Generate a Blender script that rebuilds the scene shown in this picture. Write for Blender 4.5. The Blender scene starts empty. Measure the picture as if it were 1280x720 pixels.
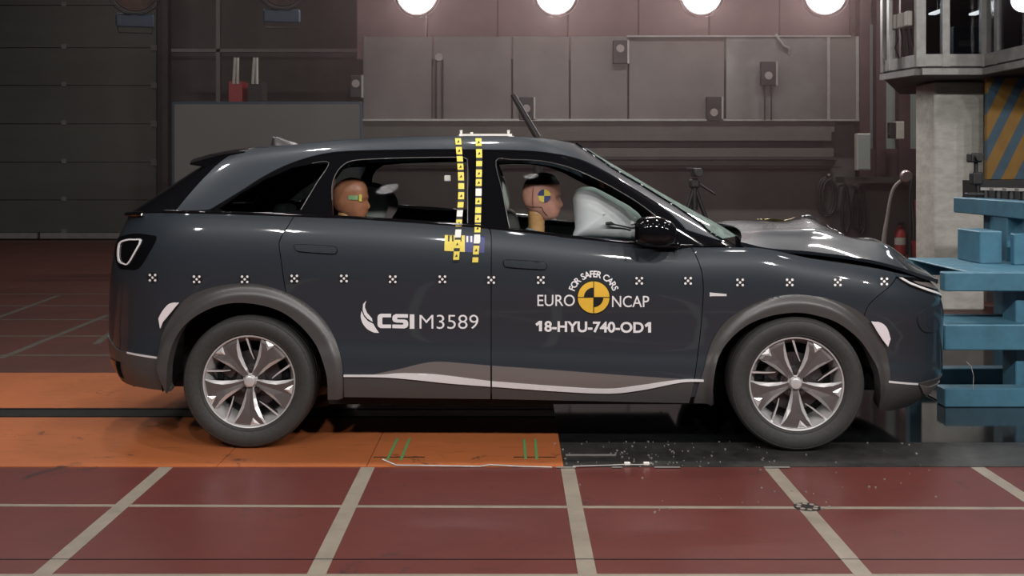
import bpy, bmesh, math, random
import numpy as np
from bisect import bisect_right
from mathutils import Vector, Matrix
from mathutils.bvhtree import BVHTree
from mathutils.geometry import delaunay_2d_cdt, barycentric_transform

random.seed(7)
scene = bpy.context.scene
COL = scene.collection

# ------------------------------------------------------------------ camera
F = 1300.0            # focal length in pixels of the 1280 px wide frame
H = 1.45              # camera height
HOR = 210.0           # horizon row
cam_data = bpy.data.cameras.new('camera')
cam_data.sensor_width = 36.0
cam_data.lens = 36.0 * F / 1280.0
cam_data.shift_y = -(360.0 - HOR) / 1280.0
cam_data.clip_end = 200
cam = bpy.data.objects.new('camera', cam_data)
cam.location = (0, 0, H)
cam.rotation_euler = (math.pi / 2, 0, 0)
COL.objects.link(cam)
scene.camera = cam

# ------------------------------------------------------------------ world, exposure
world = bpy.data.worlds.new('hall_air')
scene.world = world
world.use_nodes = True
world.node_tree.nodes['Background'].inputs[0].default_value = (0.5, 0.47, 0.45, 1)
world.node_tree.nodes['Background'].inputs[1].default_value = 0.02
scene.view_settings.view_transform = 'Standard'
scene.view_settings.look = 'None'
scene.view_settings.gamma = 1.0
scene.view_settings.exposure = 0.0
scene.view_settings.use_curve_mapping = False

# light levels (the lamps themselves are built further down by the floodlight builder)
E_FRONT = 350.0       # lamp row above and behind the film camera
E_TOP = 230.0         # lamp row over the impact zone
E_BACK = 60.0        # lamps seen at the far end of the hall
E_FILL = 250.0        # unseen ceiling lights added as fill for the rear hall

# ------------------------------------------------------------------ helpers
def P(px, py, Y):
    """world point seen at a photo pixel at depth Y"""
    return Vector(((px - 640.0) * Y / F, Y, H - (py - HOR) * Y / F))

def tag(o, label=None, cat=None, group=None, kind=None):
    if label: o['label'] = label
    if cat: o['category'] = cat
    if group: o['group'] = group
    if kind: o['kind'] = kind
    return o

def empty(name, loc=(0, 0, 0), rz=0.0, parent=None):
    o = bpy.data.objects.new(name, None)
    o.empty_display_size = 0.1
    COL.objects.link(o)
    o.location = loc
    o.rotation_euler = (0, 0, rz)
    if parent: o.parent = parent
    return o

class MB:
    def __init__(s):
        s.v = []; s.f = []; s.m = []
    def add(s, verts, faces, mi=0):
        b = len(s.v)
        s.v += [tuple(p) for p in verts]
        s.f += [tuple(b + i for i in f) for f in faces]
        s.m += [mi] * len(faces)
        return s
    def box(s, c, d, rot=None, mi=0):
        x, y, z = d[0] / 2, d[1] / 2, d[2] / 2
        vs = [Vector(p) for p in ((-x,-y,-z),(x,-y,-z),(x,y,-z),(-x,y,-z),(-x,-y,z),(x,-y,z),(x,y,z),(-x,y,z))]
        if rot is not None: vs = [rot @ p for p in vs]
        return s.add([p + Vector(c) for p in vs], [(0,3,2,1),(4,5,6,7),(0,1,5,4),(1,2,6,5),(2,3,7,6),(3,0,4,7)], mi)
    def b2(s, lo, hi, mi=0):
        return s.box([(a + b) / 2 for a, b in zip(lo, hi)], [abs(b - a) for a, b in zip(lo, hi)], None, mi)
    def rbox(s, c, d, bev=0.02, seg=2, rot=None, mi=0):
        bm = bmesh.new()
        bmesh.ops.create_cube(bm, size=1.0)
        bmesh.ops.scale(bm, vec=d, verts=bm.verts)
        bmesh.ops.bevel(bm, geom=list(bm.edges), offset=min(bev, min(d) * 0.45), segments=seg, profile=0.5, affect='EDGES')
        bm.verts.index_update()
        vs = [p.co.copy() for p in bm.verts]
        if rot is not None: vs = [rot @ p for p in vs]
        fs = [tuple(q.index for q in f.verts) for f in bm.faces]
        bm.free()
        return s.add([p + Vector(c) for p in vs], fs, mi)
    def cyl(s, a, b, r0, r1=None, seg=16, cap=True, mi=0):
        if r1 is None: r1 = r0
        a = Vector(a); b = Vector(b); ax = (b - a).normalized()
        t = Vector((0, 0, 1)) if abs(ax.z) < 0.9 else Vector((1, 0, 0))
        u = ax.cross(t).normalized(); w = ax.cross(u)
        vs = []
        for p, r in ((a, r0), (b, r1)):
            for i in range(seg):
                an = 2 * math.pi * i / seg
                vs.append(p + u * (math.cos(an) * r) + w * (math.sin(an) * r))
        fs = [(i, (i + 1) % seg, seg + (i + 1) % seg, seg + i) for i in range(seg)]
        if cap: fs += [tuple(reversed(range(seg))), tuple(range(seg, 2 * seg))]
        return s.add(vs, fs, mi)
    def tube(s, pts, r, seg=8, mi=0, closed=False):
        pts = [Vector(p) for p in pts]; n = len(pts); vs = []
        rr = r if isinstance(r, (list, tuple)) else [r] * n
        prev = None
        for i, p in enumerate(pts):
            if closed: d = (pts[(i + 1) % n] - pts[i - 1]).normalized()
            else: d = (pts[min(i + 1, n - 1)] - pts[max(i - 1, 0)]).normalized()
            if prev is None:
                t = Vector((0, 0, 1)) if abs(d.z) < 0.9 else Vector((1, 0, 0))
                u = d.cross(t).normalized()
            else:
                u = (prev - d * prev.dot(d)).normalized()
            prev = u; w = d.cross(u)
            for k in range(seg):
                an = 2 * math.pi * k / seg
                vs.append(p + (u * math.cos(an) + w * math.sin(an)) * rr[i])
        fs = []
        for i in range(n if closed else n - 1):
            j = (i + 1) % n
            for k in range(seg):
                fs.append((i * seg + k, i * seg + (k + 1) % seg, j * seg + (k + 1) % seg, j * seg + k))
        if not closed:
            fs += [tuple(reversed(range(seg))), tuple(range((n - 1) * seg, n * seg))]
        return s.add(vs, fs, mi)
    def lathe(s, prof, c=(0, 0, 0), axis='y', seg=48, mi=0, closed=False):
        """prof: (radius, along) pairs"""
        c = Vector(c); vs = []
        for r, a in prof:
            for k in range(seg):
                an = 2 * math.pi * k / seg
                q, w = math.cos(an) * r, math.sin(an) * r
                vs.append(c + (Vector((q, a, w)) if axis == 'y' else Vector((q, w, a)) if axis == 'z' else Vector((a, q, w))))
        n = len(prof); fs = []
        for i in range(n if closed else n - 1):
            j = (i + 1) % n
            for k in range(seg):
                fs.append((i * seg + k, j * seg + k, j * seg + (k + 1) % seg, i * seg + (k + 1) % seg))
        return s.add(vs, fs, mi)
    def grid(s, rows, mi=0, closed=False):
        n = len(rows); m = len(rows[0]); fs = []
        for i in range(n - 1):
            for j in range(m if closed else m - 1):
                k = (j + 1) % m
                fs.append((i * m + j, i * m + k, (i + 1) * m + k, (i + 1) * m + j))
        return s.add([p for r in rows for p in r], fs, mi)
    def prism(s, poly, y0, y1, mi=0):
        """poly of (x, z) extruded along y"""
        n = len(poly)
        vs = [(p[0], y0, p[1]) for p in poly] + [(p[0], y1, p[1]) for p in poly]
        fs = [tuple(range(n)), tuple(reversed(range(n, 2 * n)))] + [(i, n + i, n + (i + 1) % n, (i + 1) % n) for i in range(n)]
        return s.add(vs, fs, mi)
    def build(s, name, mat, parent=None, smooth=None, loc=None):
        me = bpy.data.meshes.new(name)
        me.from_pydata(s.v, [], s.f)
        mats = mat if isinstance(mat, (list, tuple)) else [mat]
        for m in mats: me.materials.append(m)
        if len(mats) > 1: me.polygons.foreach_set('material_index', s.m)
        bm = bmesh.new(); bm.from_mesh(me)
        if len(bm.faces) < 60000 and not getattr(s, 'keep', False):
            bmesh.ops.recalc_face_normals(bm, faces=bm.faces)
        bm.to_mesh(me); bm.free()
        if smooth:
            me.shade_smooth()
            me.set_sharp_from_angle(angle=math.radians(smooth))
        me.update()
        o = bpy.data.objects.new(name, me)
        COL.objects.link(o)
        if parent: o.parent = parent
        if loc is not None: o.location = loc
        return o

def copy_tree(o, parent=None):
    c = o.copy(); COL.objects.link(c); c.parent = parent
    for ch in list(o.children):
        copy_tree(ch, c)
    return c

# ------------------------------------------------------------------ materials
def mat(name, col, rough=0.5, metal=0.0, coat=0.0, noise=None, bump=None, spec=0.5, emit=None, col2=None, coat_rough=0.03):
    m = bpy.data.materials.new(name); m.use_nodes = True
    nt = m.node_tree; b = nt.nodes['Principled BSDF']
    c = (col[0], col[1], col[2], 1)
    b.inputs['Base Color'].default_value = c
    b.inputs['Roughness'].default_value = rough
    b.inputs['Metallic'].default_value = metal
    b.inputs['Specular IOR Level'].default_value = spec
    b.inputs['Coat Weight'].default_value = coat
    b.inputs['Coat Roughness'].default_value = coat_rough
    if emit:
        b.inputs['Emission Color'].default_value = (*emit[0], 1)
        b.inputs['Emission Strength'].default_value = emit[1]
    tc = None
    if noise or bump:
        tc = nt.nodes.new('ShaderNodeTexCoord')
    if noise:
        sc, amt = noise[0], noise[1]
        n = nt.nodes.new('ShaderNodeTexNoise'); n.inputs['Scale'].default_value = sc
        n.inputs['Detail'].default_value = 6; n.inputs['Roughness'].default_value = 0.65
        if len(noise) > 2:
            mp = nt.nodes.new('ShaderNodeMapping'); mp.inputs['Scale'].default_value = noise[2]
            nt.links.new(tc.outputs['Object'], mp.inputs['Vector']); nt.links.new(mp.outputs[0], n.inputs['Vector'])
        else:
            nt.links.new(tc.outputs['Object'], n.inputs['Vector'])
        r = nt.nodes.new('ShaderNodeValToRGB')
        d = col2 if col2 else tuple(x * (1 - amt) for x in col)
        r.color_ramp.elements[0].position = 0.32; r.color_ramp.elements[0].color = (*d, 1)
        r.color_ramp.elements[1].position = 0.62; r.color_ramp.elements[1].color = c
        nt.links.new(n.outputs['Fac'], r.inputs[0]); nt.links.new(r.outputs[0], b.inputs['Base Color'])
        rr = nt.nodes.new('ShaderNodeMapRange')
        rr.inputs['To Min'].default_value = min(1, rough * 1.25); rr.inputs['To Max'].default_value = rough * 0.85
        nt.links.new(n.outputs['Fac'], rr.inputs['Value']); nt.links.new(rr.outputs[0], b.inputs['Roughness'])
    if bump:
        n2 = nt.nodes.new('ShaderNodeTexNoise'); n2.inputs['Scale'].default_value = bump[0]; n2.inputs['Detail'].default_value = 4
        nt.links.new(tc.outputs['Object'], n2.inputs['Vector'])
        bp = nt.nodes.new('ShaderNodeBump'); bp.inputs['Strength'].default_value = bump[1]; bp.inputs['Distance'].default_value = 0.004
        nt.links.new(n2.outputs['Fac'], bp.inputs['Height']); nt.links.new(bp.outputs[0], b.inputs['Normal'])
    return m

def glass_mat(name, tint, refl=0.9, lit_mix=None):
    m = bpy.data.materials.new(name); m.use_nodes = True
    nt = m.node_tree; nt.nodes.clear()
    out = nt.nodes.new('ShaderNodeOutputMaterial')
    tr = nt.nodes.new('ShaderNodeBsdfTransparent'); tr.inputs[0].default_value = (*tint, 1)
    gl = nt.nodes.new('ShaderNodeBsdfGlossy'); gl.inputs['Roughness'].default_value = 0.02
    gl.inputs[0].default_value = (refl, refl, refl, 1)
    fr = nt.nodes.new('ShaderNodeFresnel')
    ge = nt.nodes.new('ShaderNodeNewGeometry'); io = nt.nodes.new('ShaderNodeMapRange')      # thin pane: same reflectance from both sides
    io.inputs['To Min'].default_value = 1.5; io.inputs['To Max'].default_value = 1 / 1.5
    nt.links.new(ge.outputs['Backfacing'], io.inputs['Value']); nt.links.new(io.outputs[0], fr.inputs['IOR'])
    mx = nt.nodes.new('ShaderNodeMixShader')
    nt.links.new(fr.outputs[0], mx.inputs[0]); nt.links.new(tr.outputs[0], mx.inputs[1]); nt.links.new(gl.outputs[0], mx.inputs[2])
    last = mx
    if lit_mix:               # pale diffuse mix paints a lit, reflecting look onto the pane
        df = nt.nodes.new('ShaderNodeBsdfDiffuse'); df.inputs[0].default_value = (*lit_mix[0], 1)
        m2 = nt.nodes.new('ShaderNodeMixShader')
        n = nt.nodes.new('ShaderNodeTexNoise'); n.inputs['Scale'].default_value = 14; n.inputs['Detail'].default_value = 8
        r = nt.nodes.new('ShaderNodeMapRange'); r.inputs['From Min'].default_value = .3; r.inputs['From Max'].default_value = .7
        r.inputs['To Min'].default_value = lit_mix[1] * .6; r.inputs['To Max'].default_value = lit_mix[1] * 1.4
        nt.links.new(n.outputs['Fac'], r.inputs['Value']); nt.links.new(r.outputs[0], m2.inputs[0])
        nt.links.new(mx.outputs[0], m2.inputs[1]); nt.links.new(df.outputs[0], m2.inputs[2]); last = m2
    nt.links.new(last.outputs[0], out.inputs[0])
    return m

M = {}
M['paint'] = mat('slate_car_paint', (0.025, 0.032, 0.040), 0.42, 0.06, spec=0.3, coat=1.0, noise=(900, 0.12), coat_rough=0.05)
M['paint_dark'] = mat('inner_panel_paint', (0.012, 0.013, 0.015), 0.6, noise=(60, 0.3))
M['clad'] = mat('grey_plastic_cladding', (0.066, 0.062, 0.060), 0.36, noise=(400, 0.2), bump=(700, 0.05))
M['garnish'] = mat('grey_satin_garnish', (0.22, 0.19, 0.18), 0.3, 0.35, noise=(300, 0.12))
M['bright'] = mat('satin_bright_trim', (0.78, 0.76, 0.76), 0.3, 0.15, noise=(300, 0.08))
M['chrome'] = mat('chrome', (0.8, 0.78, 0.77), 0.08, 1.0, noise=(50, 0.05))
M['black'] = mat('gloss_black_trim', (0.005, 0.005, 0.006), 0.05, coat=0.0, spec=0.4, noise=(200, 0.2))
M['matblack'] = mat('matt_black', (0.010, 0.010, 0.010), 0.7, noise=(90, 0.3))
M['rubber'] = mat('tyre_rubber', (0.035, 0.034, 0.032), 0.62, noise=(60, 0.25), bump=(300, 0.08))
M['alloy'] = mat('machined_alloy', (0.80, 0.78, 0.77), 0.28, 0.55, noise=(6, 0.06))
M['alloy_dark'] = mat('dark_alloy', (0.14, 0.13, 0.13), 0.35, 0.9, noise=(120, 0.15))
M['brake'] = mat('brake_steel', (0.16, 0.15, 0.15), 0.4, 0.9, noise=(80, 0.2))
M['glass'] = glass_mat('side_glass', (0.92, 0.94, 0.93), 0.10)
M['glass_dark'] = glass_mat('privacy_glass', (0.30, 0.34, 0.35), 0.5)
M['screen_glass'] = glass_mat('windscreen_glass', (0.50, 0.63, 0.56), lit_mix=((0.42, 0.56, 0.50), 0.30))
M['lens'] = glass_mat('lamp_lens', (0.5, 0.5, 0.5))
M['white'] = mat('white_print', (0.82, 0.79, 0.80), 0.5, noise=(150, 0.06))
M['reflector'] = mat('white_reflector', (0.85, 0.78, 0.80), 0.35, noise=(150, 0.05))
M['yellow'] = mat('yellow_print', (0.80, 0.47, 0.045), 0.5, noise=(150, 0.06))
M['tape_y'] = mat('yellow_tape', (0.85, 0.68, 0.10), 0.5, noise=(80, 0.12))
M['tape_w'] = mat('white_tape', (0.85, 0.80, 0.74), 0.5, noise=(80, 0.12))
M['ink'] = mat('black_print', (0.008, 0.008, 0.009), 0.5, noise=(150, 0.2))
M['blue_print'] = mat('blue_print', (0.05, 0.055, 0.19), 0.5, noise=(150, 0.1))
M['seat'] = mat('grey_seat_fabric', (0.06, 0.06, 0.058), 0.85, noise=(200, 0.25), bump=(400, 0.2))
M['seat_light'] = mat('pale_grey_upholstery', (0.34, 0.36, 0.33), 0.6, noise=(200, 0.2), bump=(400, 0.15))
M['dash'] = mat('dark_dashboard', (0.02, 0.02, 0.02), 0.6, noise=(120, 0.2))
M['airbag'] = mat('white_airbag_cloth', (0.84, 0.85, 0.87), 0.8, noise=(25, 0.06), bump=(60, 0.2))
M['skin'] = mat('pink_dummy_vinyl', (0.66, 0.32, 0.24), 0.42, noise=(30, 0.15))
M['skin_brown'] = mat('brown_dummy_vinyl', (0.42, 0.17, 0.09), 0.42, noise=(30, 0.2))
M['neck'] = mat('amber_neck_rubber', (0.55, 0.30, 0.12), 0.4, noise=(30, 0.2))
M['shirt'] = mat('pale_blue_cotton', (0.30, 0.42, 0.52), 0.85, noise=(60, 0.2), bump=(80, 0.3))
M['cap'] = mat('black_skull_cap', (0.02, 0.018, 0.018), 0.5, noise=(60, 0.3))
M['green'] = mat('green_marking', (0.12, 0.30, 0.10), 0.6, noise=(60, 0.2))
M['green_face'] = mat('green_paint_patch', (0.25, 0.45, 0.22), 0.5, noise=(60, 0.15))
M['yellow_face'] = mat('yellow_paint_patch', (0.75, 0.65, 0.10), 0.5, noise=(60, 0.15))
# ------------------------------------------------------------------ car body surface
class Pchip:
    def __init__(s, pts):
        s.x = [p[0] for p in pts]; s.y = [p[1] for p in pts]; n = len(pts)
        h = [s.x[i + 1] - s.x[i] for i in range(n - 1)]
        d = [(s.y[i + 1] - s.y[i]) / h[i] for i in range(n - 1)]
        m = [d[0]] + [0.0] * (n - 2) + [d[-1]]
        for i in range(1, n - 1):
            if d[i - 1] * d[i] > 0:
                w1 = 2 * h[i] + h[i - 1]; w2 = h[i] + 2 * h[i - 1]
                m[i] = (w1 + w2) / (w1 / d[i - 1] + w2 / d[i])
        s.m = m
    def __call__(s, v):
        x, y, m = s.x, s.y, s.m
        if v <= x[0]: return y[0] + m[0] * (v - x[0])
        if v >= x[-1]: return y[-1] + m[-1] * (v - x[-1])
        i = bisect_right(x, v) - 1
        h = x[i + 1] - x[i]; t = (v - x[i]) / h
        return ((1 + 2 * t) * (1 - t) ** 2 * y[i] + t * (1 - t) ** 2 * h * m[i]
                + t * t * (3 - 2 * t) * y[i + 1] + t * t * (t - 1) * h * m[i + 1])

def quarter(n, a=0.95, b=0.9, N=400):
    """superellipse quarter, uniform arc length: tau -> (fraction along x, fraction of width)"""
    ts = np.linspace(0, math.pi / 2, 4000)
    x = np.sin(ts) ** (2 / n); w = np.cos(ts) ** (2 / n)
    L = np.concatenate([[0], np.cumsum(np.hypot(np.diff(x) * a, np.diff(w) * b))])
    s = np.linspace(0, L[-1], N + 1)
    X = np.interp(s, L, x); W = np.interp(s, L, w)
    def f(t):
        t = min(max(t, 0.0), 1.0) * N
        i = min(int(t), N - 1); k = t - i
        return X[i] + (X[i + 1] - X[i]) * k, W[i] + (W[i + 1] - W[i]) * k
    return f

YC = 6.26             # depth of the car's centre line

class Surf:
    def __init__(s, S, zlo, zhi, xr, xa, xb, xf, nr, nf, ref, lr, lf, vs):
        s.S, s.zlo, s.zhi, s.xr, s.xa, s.xb, s.xf = S, zlo, zhi, xr, xa, xb, xf
        s.qr = quarter(nr); s.qf = quarter(nf)
        s.ra, s.rb = ref; s.lr, s.lf, s.vs = lr, lf, vs
        s.U0 = s.ra - lr; s.U1 = s.rb + lf
        NU, NV = 260, 80
        pts = []; uv = []
        for j in range(NV + 1):
            for i in range(NU + 1):
                U = s.U0 + (s.U1 - s.U0) * i / NU; V = vs * j / NV
                uv.append(Vector((U, V, 0))); pts.append(s.pos(U, V))
        tri = []
        for j in range(NV):
            for i in range(NU):
                a = j * (NU + 1) + i
                tri += [(a, a + 1, a + NU + 2), (a, a + NU + 2, a + NU + 1)]
        s.pts, s.uv, s.tri = pts, uv, tri
        s.bvh = BVHTree.FromPolygons(pts, tri)
    def pos(s, U, V):
        v = V / s.vs
        xa, xb = s.xa(v), s.xb(v)
        if U < s.ra:
            fx, fw = s.qr((s.ra - U) / s.lr); x = xa + (s.xr(v) - xa) * fx
        elif U > s.rb:
            fx, fw = s.qf((U - s.rb) / s.lf); x = xb + (s.xf(v) - xb) * fx
        else:
            x = xa + (xb - xa) * (U - s.ra) / (s.rb - s.ra); fw = 1.0
        z0, z1 = s.zlo(x), s.zhi(x)
        return Vector((x, -s.S(v, x) * fw, z0 + (z1 - z0) * v))
    def nrm(s, U, V):
        e = 0.004
        a = s.pos(min(U + e, s.U1), V) - s.pos(max(U - e, s.U0), V)
        b = s.pos(U, V + e) - s.pos(U, V - e)
        n = a.cross(b)
        if n.length < 1e-12: return Vector((0, -1, 0))
        n.normalize()
        return n
    def at(s, U, V, off=0.0):
        p = s.pos(U, V)
        return p + s.nrm(U, V) * off if off else p
    def px(s, px, py):
        o = Vector((0, -YC, H)); d = Vector(((px - 640) / F, 1, -(py - HOR) / F)).normalized()
        hit, n, i, dist = s.bvh.ray_cast(o, d)
        if hit is None:
            best = None
            for k in range(130):
                q = o + d * (4.9 + 0.012 * k) / d.y
                h2, n2, i2, d2 = s.bvh.find_nearest(q)
                if best is None or d2 < best[0]: best = (d2, h2, i2)
            hit, i = best[1], best[2]
        a, b, c = s.tri[i]
        r = barycentric_transform(hit, s.pts[a], s.pts[b], s.pts[c], s.uv[a], s.uv[b], s.uv[c])
        return (r.x, r.y)
    def tr(s, pts): return [s.px(*p) for p in pts]

def cr(pts, sub=6, closed=False):
    """Catmull-Rom through pixel points"""
    n = len(pts)
    if n < 3: return list(pts)
    out = []
    for i in range(n if closed else n - 1):
        p0 = pts[(i - 1) % n] if closed or i > 0 else pts[0]
        p1 = pts[i]; p2 = pts[(i + 1) % n]
        p3 = pts[(i + 2) % n] if closed or i + 2 < n else pts[-1]
        for k in range(sub):
            t = k / sub
            out.append(tuple(0.5 * ((2 * b) + (c - a) * t + (2 * a - 5 * b + 4 * c - d) * t * t + (3 * b - a - 3 * c + d) * t ** 3)
                             for a, b, c, d in zip(p0, p1, p2, p3)))
    if not closed: out.append(tuple(pts[-1]))
    return out

def inpoly(poly, q):
    q = np.asarray(q); x, y = q[:, 0], q[:, 1]
    r = np.zeros(len(q), bool); n = len(poly)
    for i in range(n):
        x0, y0 = poly[i]; x1, y1 = poly[(i + 1) % n]
        c = (y0 > y) != (y1 > y)
        with np.errstate(divide='ignore', invalid='ignore'):
            r ^= c & (x < (x1 - x0) * (y - y0) / ((y1 - y0) if y1 != y0 else 1e-12) + x0)
    return r

def area2(p):
    return sum(p[i][0] * p[(i + 1) % len(p)][1] - p[(i + 1) % len(p)][0] * p[i][1] for i in range(len(p))) / 2

def clean(poly):
    out = []
    for p in poly:
        if not out or math.hypot(p[0] - out[-1][0], p[1] - out[-1][1]) > 1e-4: out.append((p[0], p[1]))
    if math.hypot(out[0][0] - out[-1][0], out[0][1] - out[-1][1]) < 1e-4: out.pop()
    return out

def inset(poly, d):
    poly = clean(poly)
    if area2(poly) < 0: poly = poly[::-1]
    n = len(poly); out = []
    for i in range(n):
        a = Vector(poly[i - 1]); b = Vector(poly[i]); c = Vector(poly[(i + 1) % n])
        e1 = (b - a).normalized(); e2 = (c - b).normalized()
        n1 = Vector((-e1.y, e1.x)); n2 = Vector((-e2.y, e2.x))
        m = n1 + n2
        if m.length < 0.3: m = n1
        m.normalize(); k = d / max(0.35, m.dot(n1))
        out.append((b.x + m.x * k, b.y + m.y * k))
    return out

def dens(poly, step):
    out = []
    for i in range(len(poly)):
        a, b = poly[i], poly[(i + 1) % len(poly)]
        k = max(1, int(math.ceil(math.hypot(b[0] - a[0], b[1] - a[1]) / step)))
        for j in range(k):
            out.append((a[0] + (b[0] - a[0]) * j / k, a[1] + (b[1] - a[1]) * j / k))
    return out

def panel_mesh(surf, outline, off=0.0, rim=0.02, gap=0.0, holes=(), du=0.03, offf=None):
    loops = [dens(inset(outline, gap), du)] + [dens(inset(h, -gap) if gap else clean(h), du) for h in holes]
    o0 = loops[0]
    xs = [p[0] for p in o0]; ys = [p[1] for p in o0]
    gx = np.arange(min(xs), max(xs), du); gy = np.arange(min(ys) + du / 2, max(ys), du)
    g = np.array([(x, y) for y in gy for x in gx])
    bnd = np.array([p for l in loops for p in l])
    if len(g):
        ok = inpoly(o0, g)
        for h in loops[1:]: ok &= ~inpoly(h, g)
        g = g[ok]
    if len(g):
        keep = np.array([np.min((bnd[:, 0] - p[0]) ** 2 + (bnd[:, 1] - p[1]) ** 2) > (0.5 * du) ** 2 for p in g])
        g = g[keep]
    vs = [Vector((float(p[0]), float(p[1]))) for p in bnd] + [Vector((float(p[0]), float(p[1]))) for p in g]
    ed = []; b = 0
    for l in loops:
        ed += [(b + i, b + (i + 1) % len(l)) for i in range(len(l))]; b += len(l)
    V2, E2, F2, *_ = delaunay_2d_cdt(vs, ed, [], 0, 1e-6)
    cen = np.array([((V2[a].x + V2[b_].x + V2[c].x) / 3, (V2[a].y + V2[b_].y + V2[c].y) / 3) for a, b_, c in F2])
    ok = inpoly(o0, cen)
    for h in loops[1:]: ok &= ~inpoly(h, cen)
    tris = [f for f, k in zip(F2, ok) if k]
    pos = []; nr = []
    for p in V2:
        n = surf.nrm(p.x, p.y); q = surf.pos(p.x, p.y)
        of = off + (offf(q) if offf else 0.0)
        pos.append(q + n * of); nr.append(n)
    out = []
    for a, b_, c in tris:
        n = (pos[b_] - pos[a]).cross(pos[c] - pos[a])
        out.append((a, b_, c) if n.dot(nr[a]) >= 0 else (a, c, b_))
    cnt = {}
    for f in out:
        for i in range(3):
            e = (f[i], f[(i + 1) % 3]); k = (min(e), max(e))
            cnt.setdefault(k, []).append(e)
    used = {}; 
    verts = list(pos)
    if rim:
        for k, es in cnt.items():
            if len(es) == 1:
                a, b_ = es[0]
                for q in (a, b_):
                    if q not in used:
                        used[q] = len(verts); verts.append(pos[q] - nr[q] * rim)
                out.append((a, used[a], used[b_], b_))
    return verts, out

def mirror_mesh(v, f):
    return [Vector((p.x, -p.y, p.z)) for p in v], [tuple(reversed(q)) for q in f]

def put(name, v, f, m, parent, smooth=35, both=True, label=None):
    res = []
    for k in range(2 if both else 1):
        if k: v, f = mirror_mesh(v, f)
        b = MB(); b.keep = True
        b.add(v, f)
        o = b.build(name, m, parent, smooth)
        if label: o['label'] = label
        res.append(o)
    return res

def panel(name, surf, outline, m, parent, both=True, smooth=35, label=None, **kw):
    v, f = panel_mesh(surf, outline, **kw)
    return put(name, v, f, m, parent, smooth, both, label)

def clamp01(t): return 0.0 if t < 0 else 1.0 if t > 1 else t
def sstep(a, b, x):
    t = clamp01((x - a) / (b - a)); return t * t * (3 - 2 * t)

ztop = Pchip([(-2.35, 1.19), (-1.79, 1.222), (-1.0, 1.20), (-0.28, 1.155), (0, 1.13), (0.33, 1.09), (0.94, 1.045), (1.22, 1.045), (1.56, 0.985), (1.88, 0.935), (2.2, 0.865), (2.45, 0.83)])
S_low = Pchip([(0, 0.835), (0.07, 0.868), (0.14, 0.893), (0.22, 0.908), (0.30, 0.906), (0.38, 0.897), (0.50, 0.905), (0.62, 0.920), (0.72, 0.930), (0.80, 0.931), (0.88, 0.922), (0.95, 0.900), (1.0, 0.872)])
LOW = Surf(lambda v, x: S_low(v), lambda x: 0.16, ztop,
           Pchip([(0, -2.10), (0.1, -2.17), (0.25, -2.25), (0.4, -2.27), (0.6, -2.26), (0.8, -2.23), (1.0, -2.15)]),
           lambda v: -1.35, lambda v: 1.35,
           Pchip([(0, 2.28), (0.12, 2.38), (0.3, 2.44), (0.7, 2.44), (0.85, 2.42), (1.0, 2.34)]),
           3.4, 3.2, (-1.35, 1.35), 1.62, 1.75, 1.0)
zrail = Pchip([(-2.2, 1.42), (-1.8, 1.495), (-1.51, 1.545), (-1.31, 1.566), (-0.87, 1.607), (-0.34, 1.625), (0, 1.622), (0.18, 1.612), (0.35, 1.588), (0.48, 1.562), (0.7, 1.53), (1.4, 1.46)])
S_up = Pchip([(0, 0.872), (0.15, 0.842), (0.4, 0.785), (0.65, 0.722), (0.85, 0.662), (0.94, 0.622), (1.0, 0.57)])
UP = Surf(lambda v, x: S_up(v), ztop, zrail,
          Pchip([(0, -2.15), (0.3, -2.03), (0.6, -1.90), (0.9, -1.74), (1.0, -1.64)]),
          lambda v: -1.20,
          Pchip([(0, 0.82), (0.5, 0.45), (1.0, 0.02)]),
          Pchip([(0, 1.36), (0.25, 1.17), (0.5, 0.95), (0.75, 0.72), (1.0, 0.46)]),
          4.0, 2.3, (-1.20, 0.45), 1.45, 1.15, 0.45)
# ------------------------------------------------------------------ THE CAR
car = empty('crash_test_car', (0, YC, 0))
tag(car, 'dark slate grey five-door crossover car with white test markings hitting the blue barrier', 'car')
L, Uq = LOW.tr, UP.tr
TOPV = 0.995

gap_rq = [(367, 271), (361, 281), (354, 292), (349, 303), (350, 316), (352, 330), (355, 352), (360, 379)]
gap_bb = [(611, 286), (614, 296), (614, 350), (614, 420), (614, 492)]
gap_fd = [(864, 309), (870, 320), (876, 335), (878.5, 350), (879, 370), (876, 410), (872, 445), (867, 480), (863, 497)]
gap_fb = [(1076, 409), (1084, 385), (1095, 372), (1110, 360), (1117, 352), (1121, 346)]
r_mid = [(206, 475), (209, 440), (216, 415), (230, 394), (252, 376), (280, 367), (310, 365), (340, 371), (360, 379), (376, 389), (393, 405), (408, 428), (417, 455), (420, 490)]
f_mid = [(878, 495), (884, 470), (891, 447), (899, 427), (911, 409), (931, 394), (960, 383), (992, 379), (1022, 382), (1052, 392), (1076, 409), (1088, 427), (1096, 448), (1102, 475), (1104, 505)]

def u_of(px, py): return LOW.px(px, py)[0]
rq = L(cr(gap_rq))
rd = L(cr(gap_bb))
fd = L(cr(gap_fd))
fb = L(cr(gap_fb))
rm = cr(r_mid, 4); fm = cr(f_mid, 4)
i_rd = min(range(len(rm)), key=lambda i: abs(rm[i][0] - 360) + abs(rm[i][1] - 379))
rear_arc = L(rm[:i_rd + 1]); door_arc = L(rm[i_rd:])
i_fb = min(range(len(fm)), key=lambda i: abs(fm[i][0] - 1076) + abs(fm[i][1] - 409))
fend_arc = L(fm[:i_fb + 1]); bump_arc = L(fm[i_fb:])
U_TG = LOW.U0 + 0.62                     # tailgate shut line, round the corner
GAP = 0.0022

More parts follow.
